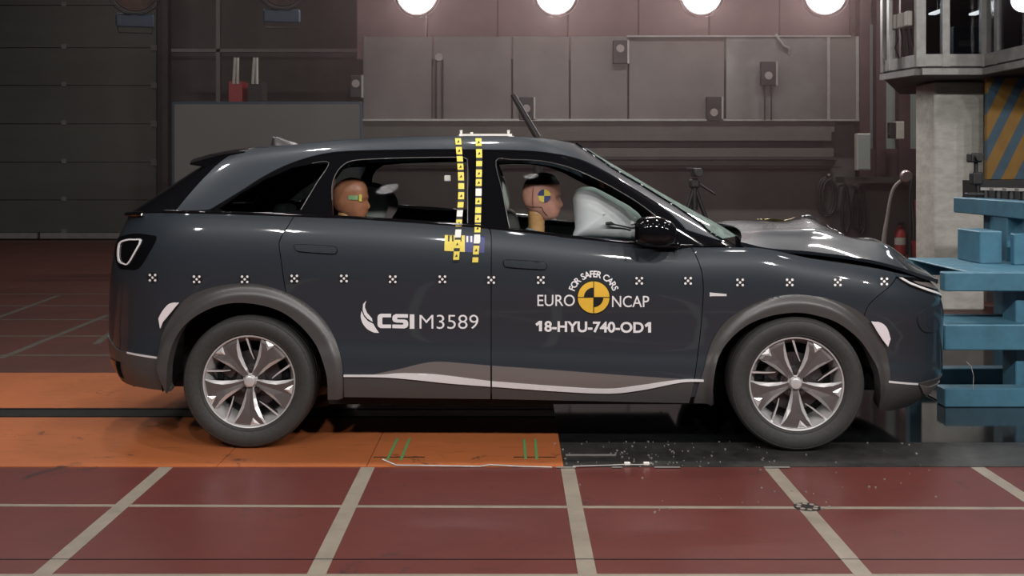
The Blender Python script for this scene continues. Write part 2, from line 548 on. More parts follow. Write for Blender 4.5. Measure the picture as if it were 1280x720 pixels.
# rear quarter panel
body_low = L([(199, 455), (160, 448), (145, 443)])
vb = body_low[-1][1]
out = [(rq[0][0], TOPV)] + rq[1:] + rear_arc[::-1] + body_low + [(U_TG, vb), (U_TG, TOPV)]
panel('rear_quarter_panel', LOW, out, M['paint'], car, gap=GAP)
# tailgate lower skin (wraps the tail)
def wrap_rear(surf, Ufun, V0, V1, off, nu=14, nv=14):
    rows = []
    for j in range(nv + 1):
        V = V0 + (V1 - V0) * j / nv; u1 = Ufun(V)
        near = [surf.at(surf.U0 + 0.004 + (u1 - surf.U0 - 0.004) * i / nu, V, off) for i in range(nu + 1)]
        far = [Vector((p.x, -p.y, p.z)) for p in near[::-1]]
        rows.append(far + near)
    return rows
def wrap_front(surf, Ufun, V0, V1, off, nu=16, nv=14):
    rows = []
    for j in range(nv + 1):
        V = V0 + (V1 - V0) * j / nv; u1 = Ufun(V)
        near = [surf.at(u1 + (surf.U1 - 0.004 - u1) * i / nu, V, off) for i in range(nu + 1)]
        far = [Vector((p.x, -p.y, p.z)) for p in near[::-1]]
        rows.append(near + far)
    return rows
MB().grid(wrap_rear(LOW, lambda V: U_TG - 0.004, vb, TOPV, 0.0)).build('tailgate', M['paint'], car, 40)
# doors
out = [(rq[0][0], TOPV)] + [(rd[0][0], TOPV)] + rd[1:] + [door_arc[-1]] + door_arc[::-1][1:] + rq[::-1][1:-1]
rear_doors = panel('rear_door', LOW, out, M['paint'], car, gap=GAP)
out = [(rd[0][0], TOPV), (fd[0][0], TOPV)] + fd[1:] + rd[::-1][:-1]
front_doors = panel('front_door', LOW, out, M['paint'], car, gap=GAP)
# fender and bumper
out = [(fd[0][0], TOPV), (fb[-1][0], TOPV)] + fb[::-1] + fend_arc[::-1][1:] + fd[::-1][:-1]
panel('front_fender', LOW, out, M['paint'], car, gap=GAP, rim=0.05)
out = [(fb[-1][0], TOPV), (LOW.U1, TOPV), (LOW.U1, 0.10)] + [(bump_arc[-1][0], 0.06)] + bump_arc[::-1][1:] + fb[1:]
panel('front_bumper', LOW, out, M['paint'], car, gap=GAP)

# wheel-arch cladding
r_out = [(199, 452), (201, 430), (207, 410), (225, 381), (245, 366), (278, 356.5), (310, 354.5), (337, 358.5), (370, 371.5), (396, 390), (415, 415), (426, 445), (429, 470), (429, 495.5)]
r_in = [(212, 488), (214, 450), (225, 417), (245, 395), (275, 380), (308, 376.5), (345, 384), (370, 399), (390, 420), (402, 443), (410, 470), (411, 495)]
f_out = [(867, 503), (872, 484), (879, 464), (886, 437), (895, 417), (909, 400), (930, 386), (960, 373), (992, 368), (1030, 372), (1060, 382), (1080, 395), (1094, 412), (1106, 436), (1111, 460), (1112, 476)]
f_in = [(889, 503), (891, 470), (899, 440), (913, 420), (934, 403), (960, 393), (990, 388.5), (1014, 391), (1042, 400), (1067, 418), (1083, 440), (1094, 465), (1097, 490), (1098, 511)]
def arch_off(cx, cz, r):
    def f(q):
        d = math.hypot(q.x - cx, q.z - cz)
        return 0.027 * sstep(r + 0.004, r - 0.046, d)
    return f
panel('rear_arch_cladding', LOW, L(cr(r_out)) + L(cr(r_in))[::-1], M['clad'], car, off=0.007, rim=0.06, du=0.011, offf=arch_off(-1.36, 0.338, 0.508))
panel('front_arch_cladding', LOW, L(cr(f_out)) + L(cr(f_in))[::-1], M['clad'], car, off=0.007, rim=0.06, du=0.011, offf=arch_off(1.46, 0.330, 0.472))
# bumper cladding, wrapping round both ends
out = L(cr([(214, 487), (206, 470), (199, 447), (160, 440), (147, 436), (139, 425)]))
vt = out[-1][1] + 0.015
lo = L(cr([(146, 466), (158, 478), (180, 484), (214, 488.5)]))
rb = [(LOW.U0 + 0.003, lo[0][1] - 0.01)] + lo
panel('rear_bumper_cladding', LOW, out + [(out[-1][0] - 0.10, vt), (LOW.U0 + 0.003, vt)] + rb, M['clad'], car, off=0.006, rim=0.04)
out = L(cr([(1098, 511), (1104, 490), (1110, 476.5), (1125, 478), (1146, 479)]))
panel('front_bumper_cladding', LOW, out + [(out[-1][0] + 0.10, out[-1][1] + 0.01), (LOW.U1 - 0.003, out[-1][1] + 0.01), (LOW.U1 - 0.003, 0.03), (out[0][0] + 0.1, 0.012)], M['clad'], car, off=0.006, rim=0.04)
panel('bumper_bright_line', LOW, L([(1110, 475.5), (1146, 478.5), (1146, 480.5), (1110, 478)]), M['bright'], car, off=0.009, rim=0.004)
panel('bumper_bright_line', LOW, L([(160, 439.5), (199, 446), (199, 448.5), (160, 441.5)]), M['bright'], car, off=0.009, rim=0.004)
panel('front_skid_plate', LOW, L(cr([(1147, 480), (1160, 482), (1174, 476)])) + L(cr([(1176, 486), (1164, 496), (1152, 490)])), M['garnish'], car, off=0.012, rim=0.01)
panel('rear_skid_plate', LOW, L([(140, 447), (152, 452), (156, 472), (147, 464)]), M['black'], car, off=0.010, rim=0.004)
# lower door cladding, garnish and bright strip (belong to the doors)
for nm, pts in (('sill_cladding', [(430, 470), (480, 469), (560, 474), (613, 478), (613, 498), (520, 497), (430, 495.5)]),
                ('sill_cladding', [(615.2, 478), (700, 484), (760, 487), (800, 483), (850, 475), (868, 474), (866, 485), (861, 503), (740, 500.5), (615.2, 498)])):
    panel(nm, LOW, L(pts), M['clad'], car, off=0.006, rim=0.03)
panel('door_garnish', LOW, L(cr([(468, 467.5), (500, 461), (522, 455.5), (545, 452), (580, 454), (613, 457)])) + L(cr([(613, 481), (560, 477), (480, 470)])), M['garnish'], car, off=0.010, rim=0.012, du=0.02)
panel('door_garnish', LOW, L(cr([(615.2, 457), (700, 463), (780, 469), (864, 474.5)])) + L(cr([(850, 477), (800, 485), (760, 489), (700, 486), (615.2, 481)])), M['garnish'], car, off=0.010, rim=0.012, du=0.02)
panel('bright_sill_strip', LOW, L(cr([(430, 468), (475, 467.8), (500, 466), (540, 467), (580, 471.5), (613, 475.5)])) + L(cr([(613, 482), (560, 478), (520, 474), (480, 471), (430, 470.3)])), M['bright'], car, off=0.014, rim=0.01, du=0.02)
panel('bright_sill_strip', LOW, L(cr([(615.2, 475.7), (700, 482), (760, 484.8), (800, 480.5), (850, 474), (879, 474)])) + L(cr([(879, 476.6), (850, 477.5), (800, 486.5), (760, 490.5), (700, 488), (615.2, 482)])), M['bright'], car, off=0.014, rim=0.01, du=0.02)
# ------------------------------ greenhouse
dlo_top = [(262, 262), (300, 239), (330, 220), (362, 204.5), (400, 193), (440, 188.5), (540, 186.5), (600, 187), (650, 188), (690, 191.5), (725, 199), (755, 213), (785, 231), (808, 245), (829, 259), (847, 275), (858, 287)]
a_front = [(740, 193), (750, 200), (767, 212), (800, 231), (842, 257), (878, 282), (884, 289)]
d_rear = [(292, 191), (270, 212), (245, 236), (216, 262)]
AF = Uq(a_front); DR = Uq(d_rear)
AFs = sorted((p[1], p[0]) for p in AF)
UA = lambda V: float(np.interp(V, [p[0] for p in AFs], [p[1] for p in AFs]))
fitD = np.polyfit([p[1] for p in DR], [p[0] for p in DR], 1)
UD = lambda V: float(np.polyval(fitD, V))
DT = Uq(cr(dlo_top, 4))
VT = 0.45
out = DT + [(UA(V), V) for V in np.linspace(0.012, VT, 12)] + [(UD(VT), VT)] + [(UD(V), V) for V in np.linspace(VT, 0.0, 8)][1:]
panel('roof_rail_and_pillars', UP, out, M['paint'], car, gap=0.001, rim=0.03, du=0.025)
q_gl = [(273, 260), (300, 241), (330, 223.5), (365, 208.5), (390, 204), (411, 203.5), (395, 230), (376, 262), (320, 265.5), (285, 264.5)]
r_gl = [(416, 268), (415, 250), (415, 232), (419, 219), (427, 208), (440, 201), (470, 198.5), (520, 197), (572, 196.5), (582, 198), (584.5, 204), (584.5, 240), (584.5, 279), (500, 275)]
f_gl = [(620, 201), (640, 199.5), (670, 200.5), (695, 204.5), (722, 213), (760, 231), (795, 251.5), (820, 270), (838, 287), (842, 300), (800, 299), (720, 294), (637, 285), (628, 240)]
QG, RG, FG = (dens(Uq(g), 0.03) for g in (q_gl, r_gl, f_gl))
out = DT + [(UA(0.012) + 0.005, 0.012), (UA(0.0), 0.002)] + [(DT[0][0] - 0.16, 0.002), (DT[0][0] - 0.15, DT[0][1] - 0.002)]
panel('window_surround', UP, out, M['black'], car, off=-0.006, rim=0.03, holes=[QG, RG, FG], du=0.025)
panel('quarter_window', UP, inset(QG, -0.006), M['glass_dark'], car, off=-0.016, rim=0.004)
panel('rear_door_window', UP, inset(RG, -0.006), M['glass'], car, off=-0.016, rim=0.004)
panel('front_door_window', UP, inset(FG, -0.006), M['glass'], car, off=-0.016, rim=0.004)
M['frame'] = mat('grey_window_trim', (0.13, 0.125, 0.12), 0.35, 0.5, noise=(200, 0.1))
for lp, sl in ((q_gl, slice(4, 8)), (r_gl, slice(1, 13)), (f_gl, None)):
    pts = lp if sl is None else lp[sl]
    if sl is None: pts = f_gl[12:] + f_gl[:8]
    uv = dens(Uq(cr(pts, 4)), 0.05)[:-1]
    # drop the closing run that dens() adds
    uv = Uq(cr(pts, 4))
    for sgn in (1, -1):
        t = [UP.at(a, b, -0.001) for a, b in uv]
        MB().tube([(p.x, p.y * sgn, p.z) for p in t], 0.0026, 6).build('window_trim', M['frame'], car, 60)
# belt moulding
for sgn in (1, -1):
    t = [LOW.at(U, 1.0, 0.003) for U in np.linspace(LOW.px(205, 265)[0], LOW.px(866, 308)[0], 70)]
    MB().tube([(p.x, p.y * sgn, p.z) for p in t], 0.008, 8).build('belt_moulding', M['black'], car, 60)
# windscreen, cowl, rear window, roof
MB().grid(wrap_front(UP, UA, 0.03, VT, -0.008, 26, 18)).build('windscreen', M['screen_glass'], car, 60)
MB().grid(wrap_front(UP, lambda V: UA(0.0) - 0.03, -0.03, 0.032, -0.004, 26, 4)).build('cowl', M['black'], car, 60)
for sgn in (1, -1):
    t = [UP.at(UA(V) + 0.004, V, 0.0) for V in np.linspace(0.02, VT, 24)]
    MB().tube([(p.x, p.y * sgn, p.z) for p in t], 0.009, 6).build('windscreen_seal', M['black'], car, 60)
MB().grid(wrap_rear(UP, UD, 0.0, VT, -0.006, 20, 14)).build('rear_window', M['black'], car, 60)
rows = []
ring = [UP.at(U, VT) for U in np.linspace(UP.U0 + 0.004, UP.U1 - 0.004, 110)]
for k in range(9):
    t = k / 8
    rows.append([Vector((p.x + (-0.55 - p.x) * 0.0, p.y * (1 - t), p.z + 0.010 * (1 - (1 - t) ** 2) * min(1, abs(p.y) / 0.4))) for p in ring])
rows2 = [[Vector((p.x, -p.y, p.z)) for p in r] for r in rows[::-1]]
rf = MB().grid(rows); rf.grid(rows2)
rf.build('roof', M['paint'], car, 50)
# spoiler
prof = [(-1.47, 1.551), (-1.58, 1.538), (-1.70, 1.517), (-1.80, 1.489), (-1.803, 1.480), (-1.74, 1.470), (-1.64, 1.462), (-1.50, 1.47)]
rows = []
for k in np.linspace(-1, 1, 25):
    w = 0.60 * k; e = abs(k) ** 4
    rows.append([Vector((x + 0.05 * e * (1 if x < -1.6 else 0.3), w, z - 0.012 * e + 0.03 * (1 - k * k))) for x, z in prof])
sp = MB().grid(rows, closed=True)
n = len(prof)
sp.f += [tuple(range(n)), tuple(range(24 * n, 25 * n))]; sp.m += [0, 0]
sp.build('roof_spoiler', M['black'], car, 35)
# tail wing lip under the rear window
MB().tube([LOW.at(U, 0.985, 0.012) for U in np.linspace(LOW.U0 + 0.01, LOW.U0 + 0.9, 20)], 0.014, 8).build('tailgate_lip', M['black'], car, 60)
# antenna fin
fin = MB(); rows = []
for x, zt, w in ((-1.45, 1.590, .004), (-1.44, 1.640, .012), (-1.41, 1.637, .020), (-1.37, 1.622, .026), (-1.32, 1.606, .024), (-1.28, 1.592, .004)):
    rows.append([Vector((x, -w, 1.585)), Vector((x, -w * .5, zt - .008)), Vector((x, 0, zt)), Vector((x, w * .5, zt - .008)), Vector((x, w, 1.585))])
fin.grid(rows).build('antenna_fin', M['alloy_dark'], car, 60)
# ------------------------------ bonnet, buckled by the impact
E_ = [Pchip(list(zip(range(7), c))) for c in zip(*[(1.20, .80, 1.062), (1.344, .812, 1.030), (1.55, .815, 1.014), (1.87, .80, .970), (2.05, .765, .925), (2.2, .70, .878), (2.31, .62, .845)])]
C_ = [Pchip(list(zip(range(7), c))) for c in zip(*[(1.31, 0, 1.105), (1.46, 0, 1.118), (1.66, 0, 1.122), (1.87, 0, 1.10), (2.07, 0, 1.035), (2.27, 0, .93), (2.42, 0, .84)])]
def bonnet(s, k, d=0.0):
    e = [c(s * 6) for c in E_]; c_ = [c(s * 6) for c in C_]
    a = abs(k)
    g = 1 - a ** 2.0; g2 = 1 - a ** 2.6
    x = e[0] + (c_[0] - e[0]) * g; y = -e[1] * k; z = e[2] + (c_[2] - e[2]) * g2
    bk = sstep(.25, .5, s) * sstep(1.0, .75, s)
    z += bk * (0.020 * math.sin(9 * s * 2 + 2.2 * k) * (1 - a ** 4) + 0.016 * math.sin(17 * s + 5 * k + 1) * (0.4 + 0.6 * (k < 0.2)) * (1 - a ** 6))
    z += 0.014 * math.exp(-((a - 0.62) / 0.10) ** 2) * sstep(0, .2, s) * sstep(1, .8, s)
    return Vector((x, y, z - d))
ks = np.linspace(-1, 1, 61); ss = np.linspace(0, 1, 49)
hb = MB()
hb.grid([[bonnet(s, k) for k in ks] for s in ss])
rim = [bonnet(s, 1) for s in ss] 
for kk in (1, -1):
    hb.grid([[bonnet(s, kk) for s in ss], [bonnet(s, kk * 0.985, 0.022) for s in ss]])
hb.grid([[bonnet(1, k) for k in ks], [bonnet(0.985, k, 0.03) for k in ks]])
hb.build('bonnet', M['paint'], car, 40)
MB().grid([[bonnet(s, k * 0.985, 0.055) for k in ks[::4]] for s in ss[::3]]).build('engine_bay', M['matblack'], car, 60)
# torn yellow foil and crumpled liner pieces on the far side of the bonnet
for (s, k, w, m_) in ((.36, -.42, .20, 'foil'), (.50, -.30, .10, 'white'), (.56, .02, .07, 'white')):
    M.setdefault('foil', mat('yellow_foil', (0.62, 0.45, 0.16), 0.4, 0.2, noise=(40, 0.3)))
    g = []
    for i in range(7):
        g.append([bonnet(s + (i - 3) * w * .12, k + (j - 3) * .03 , -0.012 - 0.012 * random.random()) for j in range(7)])
    MB().grid(g).build('torn_foil', M[m_], car, None)

# ------------------------------ lamps
# tail lamp
hs = L(cr([(146, 300), (158, 294), (172, 292), (188, 294), (196, 297), (188, 314), (174, 335), (160, 336.5), (149, 334), (144.5, 318)], 4, True))
tl = panel('tail_lamp', LOW, hs, M['black'], car, off=0.004, rim=0.01, du=0.015)
ol = [(150, 305), (160, 299.5), (170, 299), (178.5, 300.5), (170, 317), (162, 330), (156, 330.5), (149, 325)]
inn = [(151.8, 306), (160.6, 301.3), (169.6, 300.8), (176, 301.8), (168.4, 316.5), (161, 328.7), (156.6, 329), (151, 324)]
for k, o in enumerate(tl):
    sgn = 1 if k == 0 else -1
    v, f = panel_mesh(LOW, L(cr(ol, 3, True)), off=0.010, rim=0.004, holes=[L(cr(inn, 3, True))], du=0.01)
    if k: v, f = mirror_mesh(v, f)
    b = MB(); b.keep = True; b.add(v, f); b.build('light_guide', M['white'], o, 40)
# head lamp
hl = L(cr([(1119, 346.5), (1135, 347), (1157, 350), (1178, 357)], 4)) + L(cr([(1179, 372), (1160, 366.5), (1136, 358)], 4))
hh = panel('head_lamp', LOW, hl, M['black'], car, off=0.005, rim=0.02, du=0.012)
for k, o in enumerate(hh):
    for pts, m_ in (([(1122, 348), (1136, 356), (1158, 364.5), (1177, 370.5), (1177, 367.8), (1158, 361.8), (1137, 354), (1126, 348)], 'bright'),
                    ([(1140, 352), (1160, 354.5), (1174, 359), (1174, 363), (1160, 360), (1144, 355)], 'garnish')):
        v, f = panel_mesh(LOW, L(pts), off=0.010, rim=0.004, du=0.01)
        if k: v, f = mirror_mesh(v, f)
        b = MB(); b.keep = True; b.add(v, f); b.build('light_guide', M[m_], o, 40)
# fog lamp recess
panel('fog_lamp_recess', LOW, L(cr([(1148, 392), (1160, 386), (1172, 392), (1175, 404), (1168, 414), (1154, 414), (1147, 404)], 3, True)), M['paint'], car, off=0.006, rim=0.004, du=0.012)
# white side reflectors
panel('side_reflector', LOW, L(cr([(201, 397), (205.5, 388), (213, 379), (220, 377)], 4)) + L([(226, 377), (214, 392), (206, 402), (203, 409.5)]), M['reflector'], car, off=0.024, rim=0.006, du=0.015)
panel('side_reflector', LOW, L([(1086.5, 400.5), (1094, 413), (1101, 424), (1107, 432)]) + L(cr([(1110, 422), (1107, 411), (1102, 404), (1096, 401)], 4)), M['reflector'], car, off=0.024, rim=0.006, du=0.015)
# door handles, fender badge
for k, pts in enumerate(([(369, 309), (372, 306), (415, 308), (421, 312), (420, 316), (414, 317), (378, 314.5), (371, 312.5)],
                         [(630, 328), (634, 325), (676, 327.5), (683, 331), (682, 335), (676, 336.5), (638, 334), (631, 332)])):
    for dr, far in zip((rear_doors, front_doors)[k], (0, 1)):
        v, f = panel_mesh(LOW, L(cr(pts, 3, True)), off=0.010, rim=0.012, du=0.012)
        v2, f2 = panel_mesh(LOW, inset(L(cr(pts, 3, True)), -0.0025), off=0.001, rim=0.002, du=0.014)
        if far: v, f = mirror_mesh(v, f); v2, f2 = mirror_mesh(v2, f2)
        b = MB(); b.keep = True; b.add(v, f); b.build('door_handle', M['paint'], dr, 40)
        b = MB(); b.keep = True; b.add(v2, f2); b.build('handle_recess', M['black'], dr, 40)
panel('fender_badge', LOW, L([(887, 365.5), (891, 366), (908, 367.5), (908, 370), (890, 370), (887, 370.5)]), M['bright'], car, off=0.004, rim=0.004, du=0.012)

# ------------------------------ mirrors
for sgn in (1, -1):
    mr = MB(); rows = []
    for i in range(19):
        a = math.pi * (i / 18 - 0.5)
        row = []
        for j in range(28):
            b_ = 2 * math.pi * j / 28
            ce = lambda c, e: math.copysign(abs(c) ** e, c)
            x = ce(math.cos(a), .75) * ce(math.cos(b_), .8); y = ce(math.cos(a), .75) * ce(math.sin(b_), .8); z = ce(math.sin(a), .8)
            x *= 0.112; y *= 0.105; z *= 0.078
            z *= 1 - 1.1 * max(0, x)          # lower towards the nose
            z -= 0.10 * max(0, x)
            row.append(Vector((0.722 + x, (-1.0 + y) * sgn, 1.130 + z)))
        rows.append(row)
    mr.grid(rows, closed=True)
    mo = mr.build('door_mirror', M['black'], car, 50)
    st = MB(); st.rbox((0.80, -0.875 * sgn, 1.055), (0.13, 0.12, 0.035), 0.014, 3)
    st.build('mirror_foot', M['black'], mo, 50)
    MB().box((0.614, -1.0 * sgn, 1.130), (0.006, 0.17, 0.10)).build('mirror_glass', M['chrome'], mo)
# mirror triangle between pillar foot and door
panel('mirror_triangle', LOW, [(LOW.px(842, 305)[0], 0.95)] + L([(842, 313), (866, 308.5), (900, 302.5), (918, 297)]) + [(LOW.px(918, 297)[0], 0.999), (LOW.px(842, 305)[0], 0.999)], M['black'], car, off=0.005, rim=0.01, du=0.02)

# ------------------------------ body shell behind the skins, floor pan, wheel houses
WX = (-1.360, 1.462)
sh = MB()
NU, NV = 150, 26
pts = {}
for j in range(NV + 1):
    for i in range(NU + 1):
        U = LOW.U0 + 0.01 + (LOW.U1 - LOW.U0 - 0.02) * i / NU; V = 0.10 + 0.88 * j / NV
        p = LOW.at(U, V, -0.032); pts[(i, j)] = p
vv = [pts[(i, j)] for j in range(NV + 1) for i in range(NU + 1)]
ff = []
for j in range(NV):
    for i in range(NU):
        a = j * (NU + 1) + i
        c = (vv[a] + vv[a + NU + 2]) / 2
        if any(math.hypot(c.x - wx, c.z - 0.338) < 0.485 for wx in WX): continue
        if c.z < 0.30 and (c.x < -1.5 or c.x > 1.5): continue
        ff.append((a, a + 1, a + NU + 2, a + NU + 1))
sh.add(vv, ff); v2, f2 = mirror_mesh(vv, ff); sh.add(v2, f2); sh.keep = True
sh.build('body_shell', M['paint_dark'], car, 60)
fp = MB()
fp.b2((-0.96, -0.80, 0.21), (1.06, 0.80, 0.27))
fp.b2((-2.10, -0.50, 0.24), (-0.96, 0.50, 0.30)); fp.b2((1.06, -0.50, 0.22), (2.2, 0.50, 0.30))
fp.build('floor_pan', M['matblack'], car)
for wx in WX:
    for sgn in (1, -1):
        w = MB(); rows = []
        for a in np.linspace(math.radians(-9), math.radians(187), 60):
            x, z = wx + 0.455 * math.cos(a), 0.345 + 0.455 * math.sin(a)
            rows.append([Vector((x, -0.875 * sgn, z)), Vector((x, -0.52 * sgn, z)), Vector((wx, -0.52 * sgn, 0.30))])
        w.grid(rows).build('wheel_house', M['matblack'], car, 50)
# tow hook/underbody bits
MB().b2((-1.95, -0.3, 0.22), (-1.80, 0.3, 0.30)).build('rear_silencer', M['matblack'], car)

# ------------------------------ wheels
M['alloy_face'] = mat('satin_grey_alloy', (0.19, 0.17, 0.165), 0.34, 0.6, noise=(6, 0.08))
def make_wheel():
    w = empty('wheel', (0, 0, 0), 0, car)
    t = MB()
    prof = [(.236, -.080), (.246, -.094), (.262, -.104), (.285, -.111), (.300, -.112), (.318, -.109), (.330, -.101), (.337, -.092), (.3415, -.080)]
    tread = []
    for y0 in (-.050, 0.0, .050):
        tread += [(.3425, y0 - .018), (.3425, y0 - .006), (.334, y0 - .005), (.334, y0 + .005), (.3425, y0 + .006), (.3425, y0 + .018)]
    prof = prof + tread + [(r, -y) for r, y in prof[::-1]]
    t.lathe(prof, seg=96).build('tyre', M['rubber'], w, 30)
    for r, y in ((.252, -.0985), (.325, -.1045)):      # raised rings on the sidewall
        ring = MB(); ring.lathe([(r - .0025, y + .002), (r - .0015, y - .0015), (r + .0015, y - .0015), (r + .0025, y + .002)], seg=96)
        ring.build('sidewall_ring', M['rubber'], w, 60)
    r = MB()
    r.lathe([(.228, -.070), (.233, -.088), (.2385, -.090), (.2405, -.086), (.238, -.078)], seg=96)
    r.lathe([(.230, -.080), (.222, -.060), (.205, -.03), (.200, .06), (.215, .09)], seg=96)
    r.build('rim', M['alloy'], w, 40)
    MB().lathe([(.0, -.006), (.150, -.006), (.152, .0), (.150, .006), (.0, .006)], seg=64).build('brake_disc', M['brake'], w, 40)
    MB().lathe([(.0, .045), (.205, .045)], seg=48).build('inner_shield', M['matblack'], w, 40)
    MB().rbox((-0.10, -.012, .07), (.07, .05, .12), .012, 2, Matrix.Rotation(math.radians(35), 3, 'Y')).build('brake_caliper', M['brake'], w, 40)
    def pol(rad, ang, y): return Vector((rad * math.cos(ang), y, rad * math.sin(ang)))
    sp = MB()
    c0 = math.radians(270)
    #       radius  outer half angle  face half angle  height
    hw = [(.034, .50, .40, -.062), (.060, .40, .25, -.068), (.095, .335, .19, -.074), (.140, .325, .20, -.080), (.185, .345, .27, -.084), (.214, .360, .325, -.084), (.231, .365, .35, -.080)]
    Lr = [pol(r_, c0 - fa, y) for r_, oa, fa, y in hw]; Rr = [pol(r_, c0 + fa, y) for r_, oa, fa, y in hw]
    Cr = [pol(r_, c0, y + .006 * min(1, r_ / .15)) for r_, oa, fa, y in hw]
    Le = [pol(r_, c0 - oa, y + .012) for r_, oa, fa, y in hw]; Re = [pol(r_, c0 + oa, y + .012) for r_, oa, fa, y in hw]
    Lb = [pol(r_, c0 - oa * .93, y + .040) for r_, oa, fa, y in hw]; Rb = [pol(r_, c0 + oa * .93, y + .040) for r_, oa, fa, y in hw]
    sp.grid([Le, Lr], mi=0); sp.grid([Lr, Cr], mi=1); sp.grid([Cr, Rr], mi=1); sp.grid([Rr, Re], mi=0)
    sp.grid([Lb, Le], mi=2); sp.grid([Re, Rb], mi=2)
    # small wedge facet at the rim
    sp.add([pol(.186, c0 + .10, -.083), pol(.229, c0 + .02, -.081), pol(.229, c0 + .25, -.081), pol(.21, c0 + .12, -.088)], [(0, 1, 3), (1, 2, 3), (2, 0, 3)], 0)
    so = sp.build('spoke', [M['alloy'], M['alloy_face'], M['alloy_dark']], w, None)
    tw = MB()
    for d in (1,):
        c1 = math.radians(270 + 36)
        p = [pol(.115, c1 - .17, -.066), pol(.150, c1 - .02, -.070), pol(.231, c1 + .10, -.074)]
        q = [pol(.115, c1 - .21, -.066), pol(.150, c1 - .075, -.070), pol(.231, c1 + .05, -.074)]
        b1 = [a + Vector((0, .03, 0)) for a in p]; b2 = [a + Vector((0, .03, 0)) for a in q]
        tw.grid([q, p], mi=0); tw.grid([b2, q], mi=1); tw.grid([p, b1], mi=1)
    to = tw.build('twig_spoke', [M['alloy'], M['alloy_dark']], w, None)
    for k in range(1, 5):
        for src in (so, to):
            c = src.copy(); COL.objects.link(c); c.parent = w; c.rotation_euler = (0, math.radians(72 * k), 0)
    hc = MB(); hc.lathe([(.0, -.082), (.020, -.082), (.027, -.079), (.030, -.070), (.034, -.060), (.040, -.055)], seg=32)
    hc.build('hub_cap', M['alloy'], w, 30)
    for k in range(5):
        a = math.radians(270 + 36 + 72 * k)
        c = pol(.056, a, 0)
        MB().cyl((c.x, -.045, c.z), (c.x, -.068, c.z), .0095, .0085, 6).build('lug_nut', M['alloy_dark'], w)
    MB().lathe([(.0, -.05), (.075, -.05), (.08, -.03), (.08, .03)], seg=32).build('hub', M['alloy_dark'], w, 40)
    return w
wheel = make_wheel()
wheel.location = (WX[0], -0.795, 0.344)
for x, s, dy, rz, ry in ((WX[1], 1, -0.055, math.radians(-4), 0.0), (WX[0], -1, 0, 0, 1), (WX[1], -1, 0, math.radians(-4), 2)):
    c = copy_tree(wheel, car)
    c.location = (x, (-0.795 + dy) if s > 0 else 0.795, 0.344)
    c.rotation_euler = (0, 0, rz) if s > 0 else (0, 0, math.pi + rz)

# ------------------------------ stickers, tape, writing
def px_mesh(poly_list, off, m, name, parent, surf=LOW, rim=0.0):
    """flat outlines in the side view -> thin film on the body side (poly, holes)"""
    b = MB(); b.keep = True
    for poly, holes in poly_list:
        v, f = panel_mesh(surf, surf.tr(poly), off=off, rim=rim, holes=[surf.tr(h) for h in holes], du=0.012)
        b.add(v, f)
    return b.build(name, m, parent, 40)
def circ(cx, cy, r, n=24, a0=0, a1=360, ctr=False):
    p = [(cx + r * math.cos(math.radians(a0 + (a1 - a0) * i / n)), cy - r * math.sin(math.radians(a0 + (a1 - a0) * i / n))) for i in range(n if a1 - a0 == 360 else n + 1)]
    return p + ([(cx, cy)] if ctr else [])
def film(tri_v, tri_f, off, m, name, parent, surf=LOW):
    vs = []
    for x, y in tri_v:
        u, v = surf.px(x, y); vs.append(surf.at(u, v, off))
    b = MB(); b.keep = True
    fs = []
    for f in tri_f:
        n = (vs[f[1]] - vs[f[0]]).cross(vs[f[2]] - vs[f[0]])
        fs.append(tuple(f) if n.y < 0 else tuple(reversed(f)))
    b.add(vs, fs)
    return b.build(name, m, parent)
def text_tris(body, bold=0.0, spacing=1.0):
    cu = bpy.data.curves.new('txt', 'FONT'); cu.body = body; cu.size = 1.0; cu.offset = bold; cu.space_character = spacing
    cu.resolution_u = 6
    o = bpy.data.objects.new('txt', cu); COL.objects.link(o)
    dg = bpy.context.evaluated_depsgraph_get(); ev = o.evaluated_get(dg); me = ev.to_mesh()
    me.calc_loop_triangles()
    v = [(p.co.x, p.co.y) for p in me.vertices]; f = [tuple(t.vertices) for t in me.loop_triangles]
    ev.to_mesh_clear(); bpy.data.objects.remove(o); bpy.data.curves.remove(cu)
    return v, f
def write(body, x0, x1, base, cap, m, name, parent, bold=0.0, slope=0.0, off=0.003):
    v, f = text_tris(body, bold)
    xs = [p[0] for p in v]; ys = [p[1] for p in v]
    sx = (x1 - x0) / (max(xs) - min(xs)); mn = min(xs)
    hh = max(ys)
    pv = [(x0 + (x - mn) * sx, base + slope * (x - mn) * sx - y / hh * cap) for x, y in v]
    return film(pv, f, off, m, name, parent)
def write_arc(body, cx, cy, r, a0, a1, cap, m, name, parent, bold=0.0, off=0.003):
    """letters set along an arc, a0 -> a1 in degrees, clockwise reading"""
    widths = []; gl = []
    for ch in body:
        if ch == ' ': gl.append(None); widths.append(0.42); continue
        v, f = text_tris(ch, bold); xs = [p[0] for p in v]
        gl.append((v, f, min(xs))); widths.append(max(xs) - min(xs) + 0.14)
    tot = sum(widths); pos = 0; V = []; Fc = []
    for g, w in zip(gl, widths):
        a = math.radians(a0 + (a1 - a0) * (pos + w / 2) / tot)
        if g:
            v, f, mn = g; s = cap / 0.73; b = len(V)
            for x, y in v:
                lx = (x - mn - (w - 0.14) / 2) * s * 0.92; ly = y * s
                rr = r + ly
                V.append((cx + rr * math.cos(a) + lx * math.sin(a), cy - rr * math.sin(a) + lx * math.cos(a)))
            Fc += [tuple(b + i for i in t) for t in f]
        pos += w
    return film(V, Fc, off, m, name, parent)

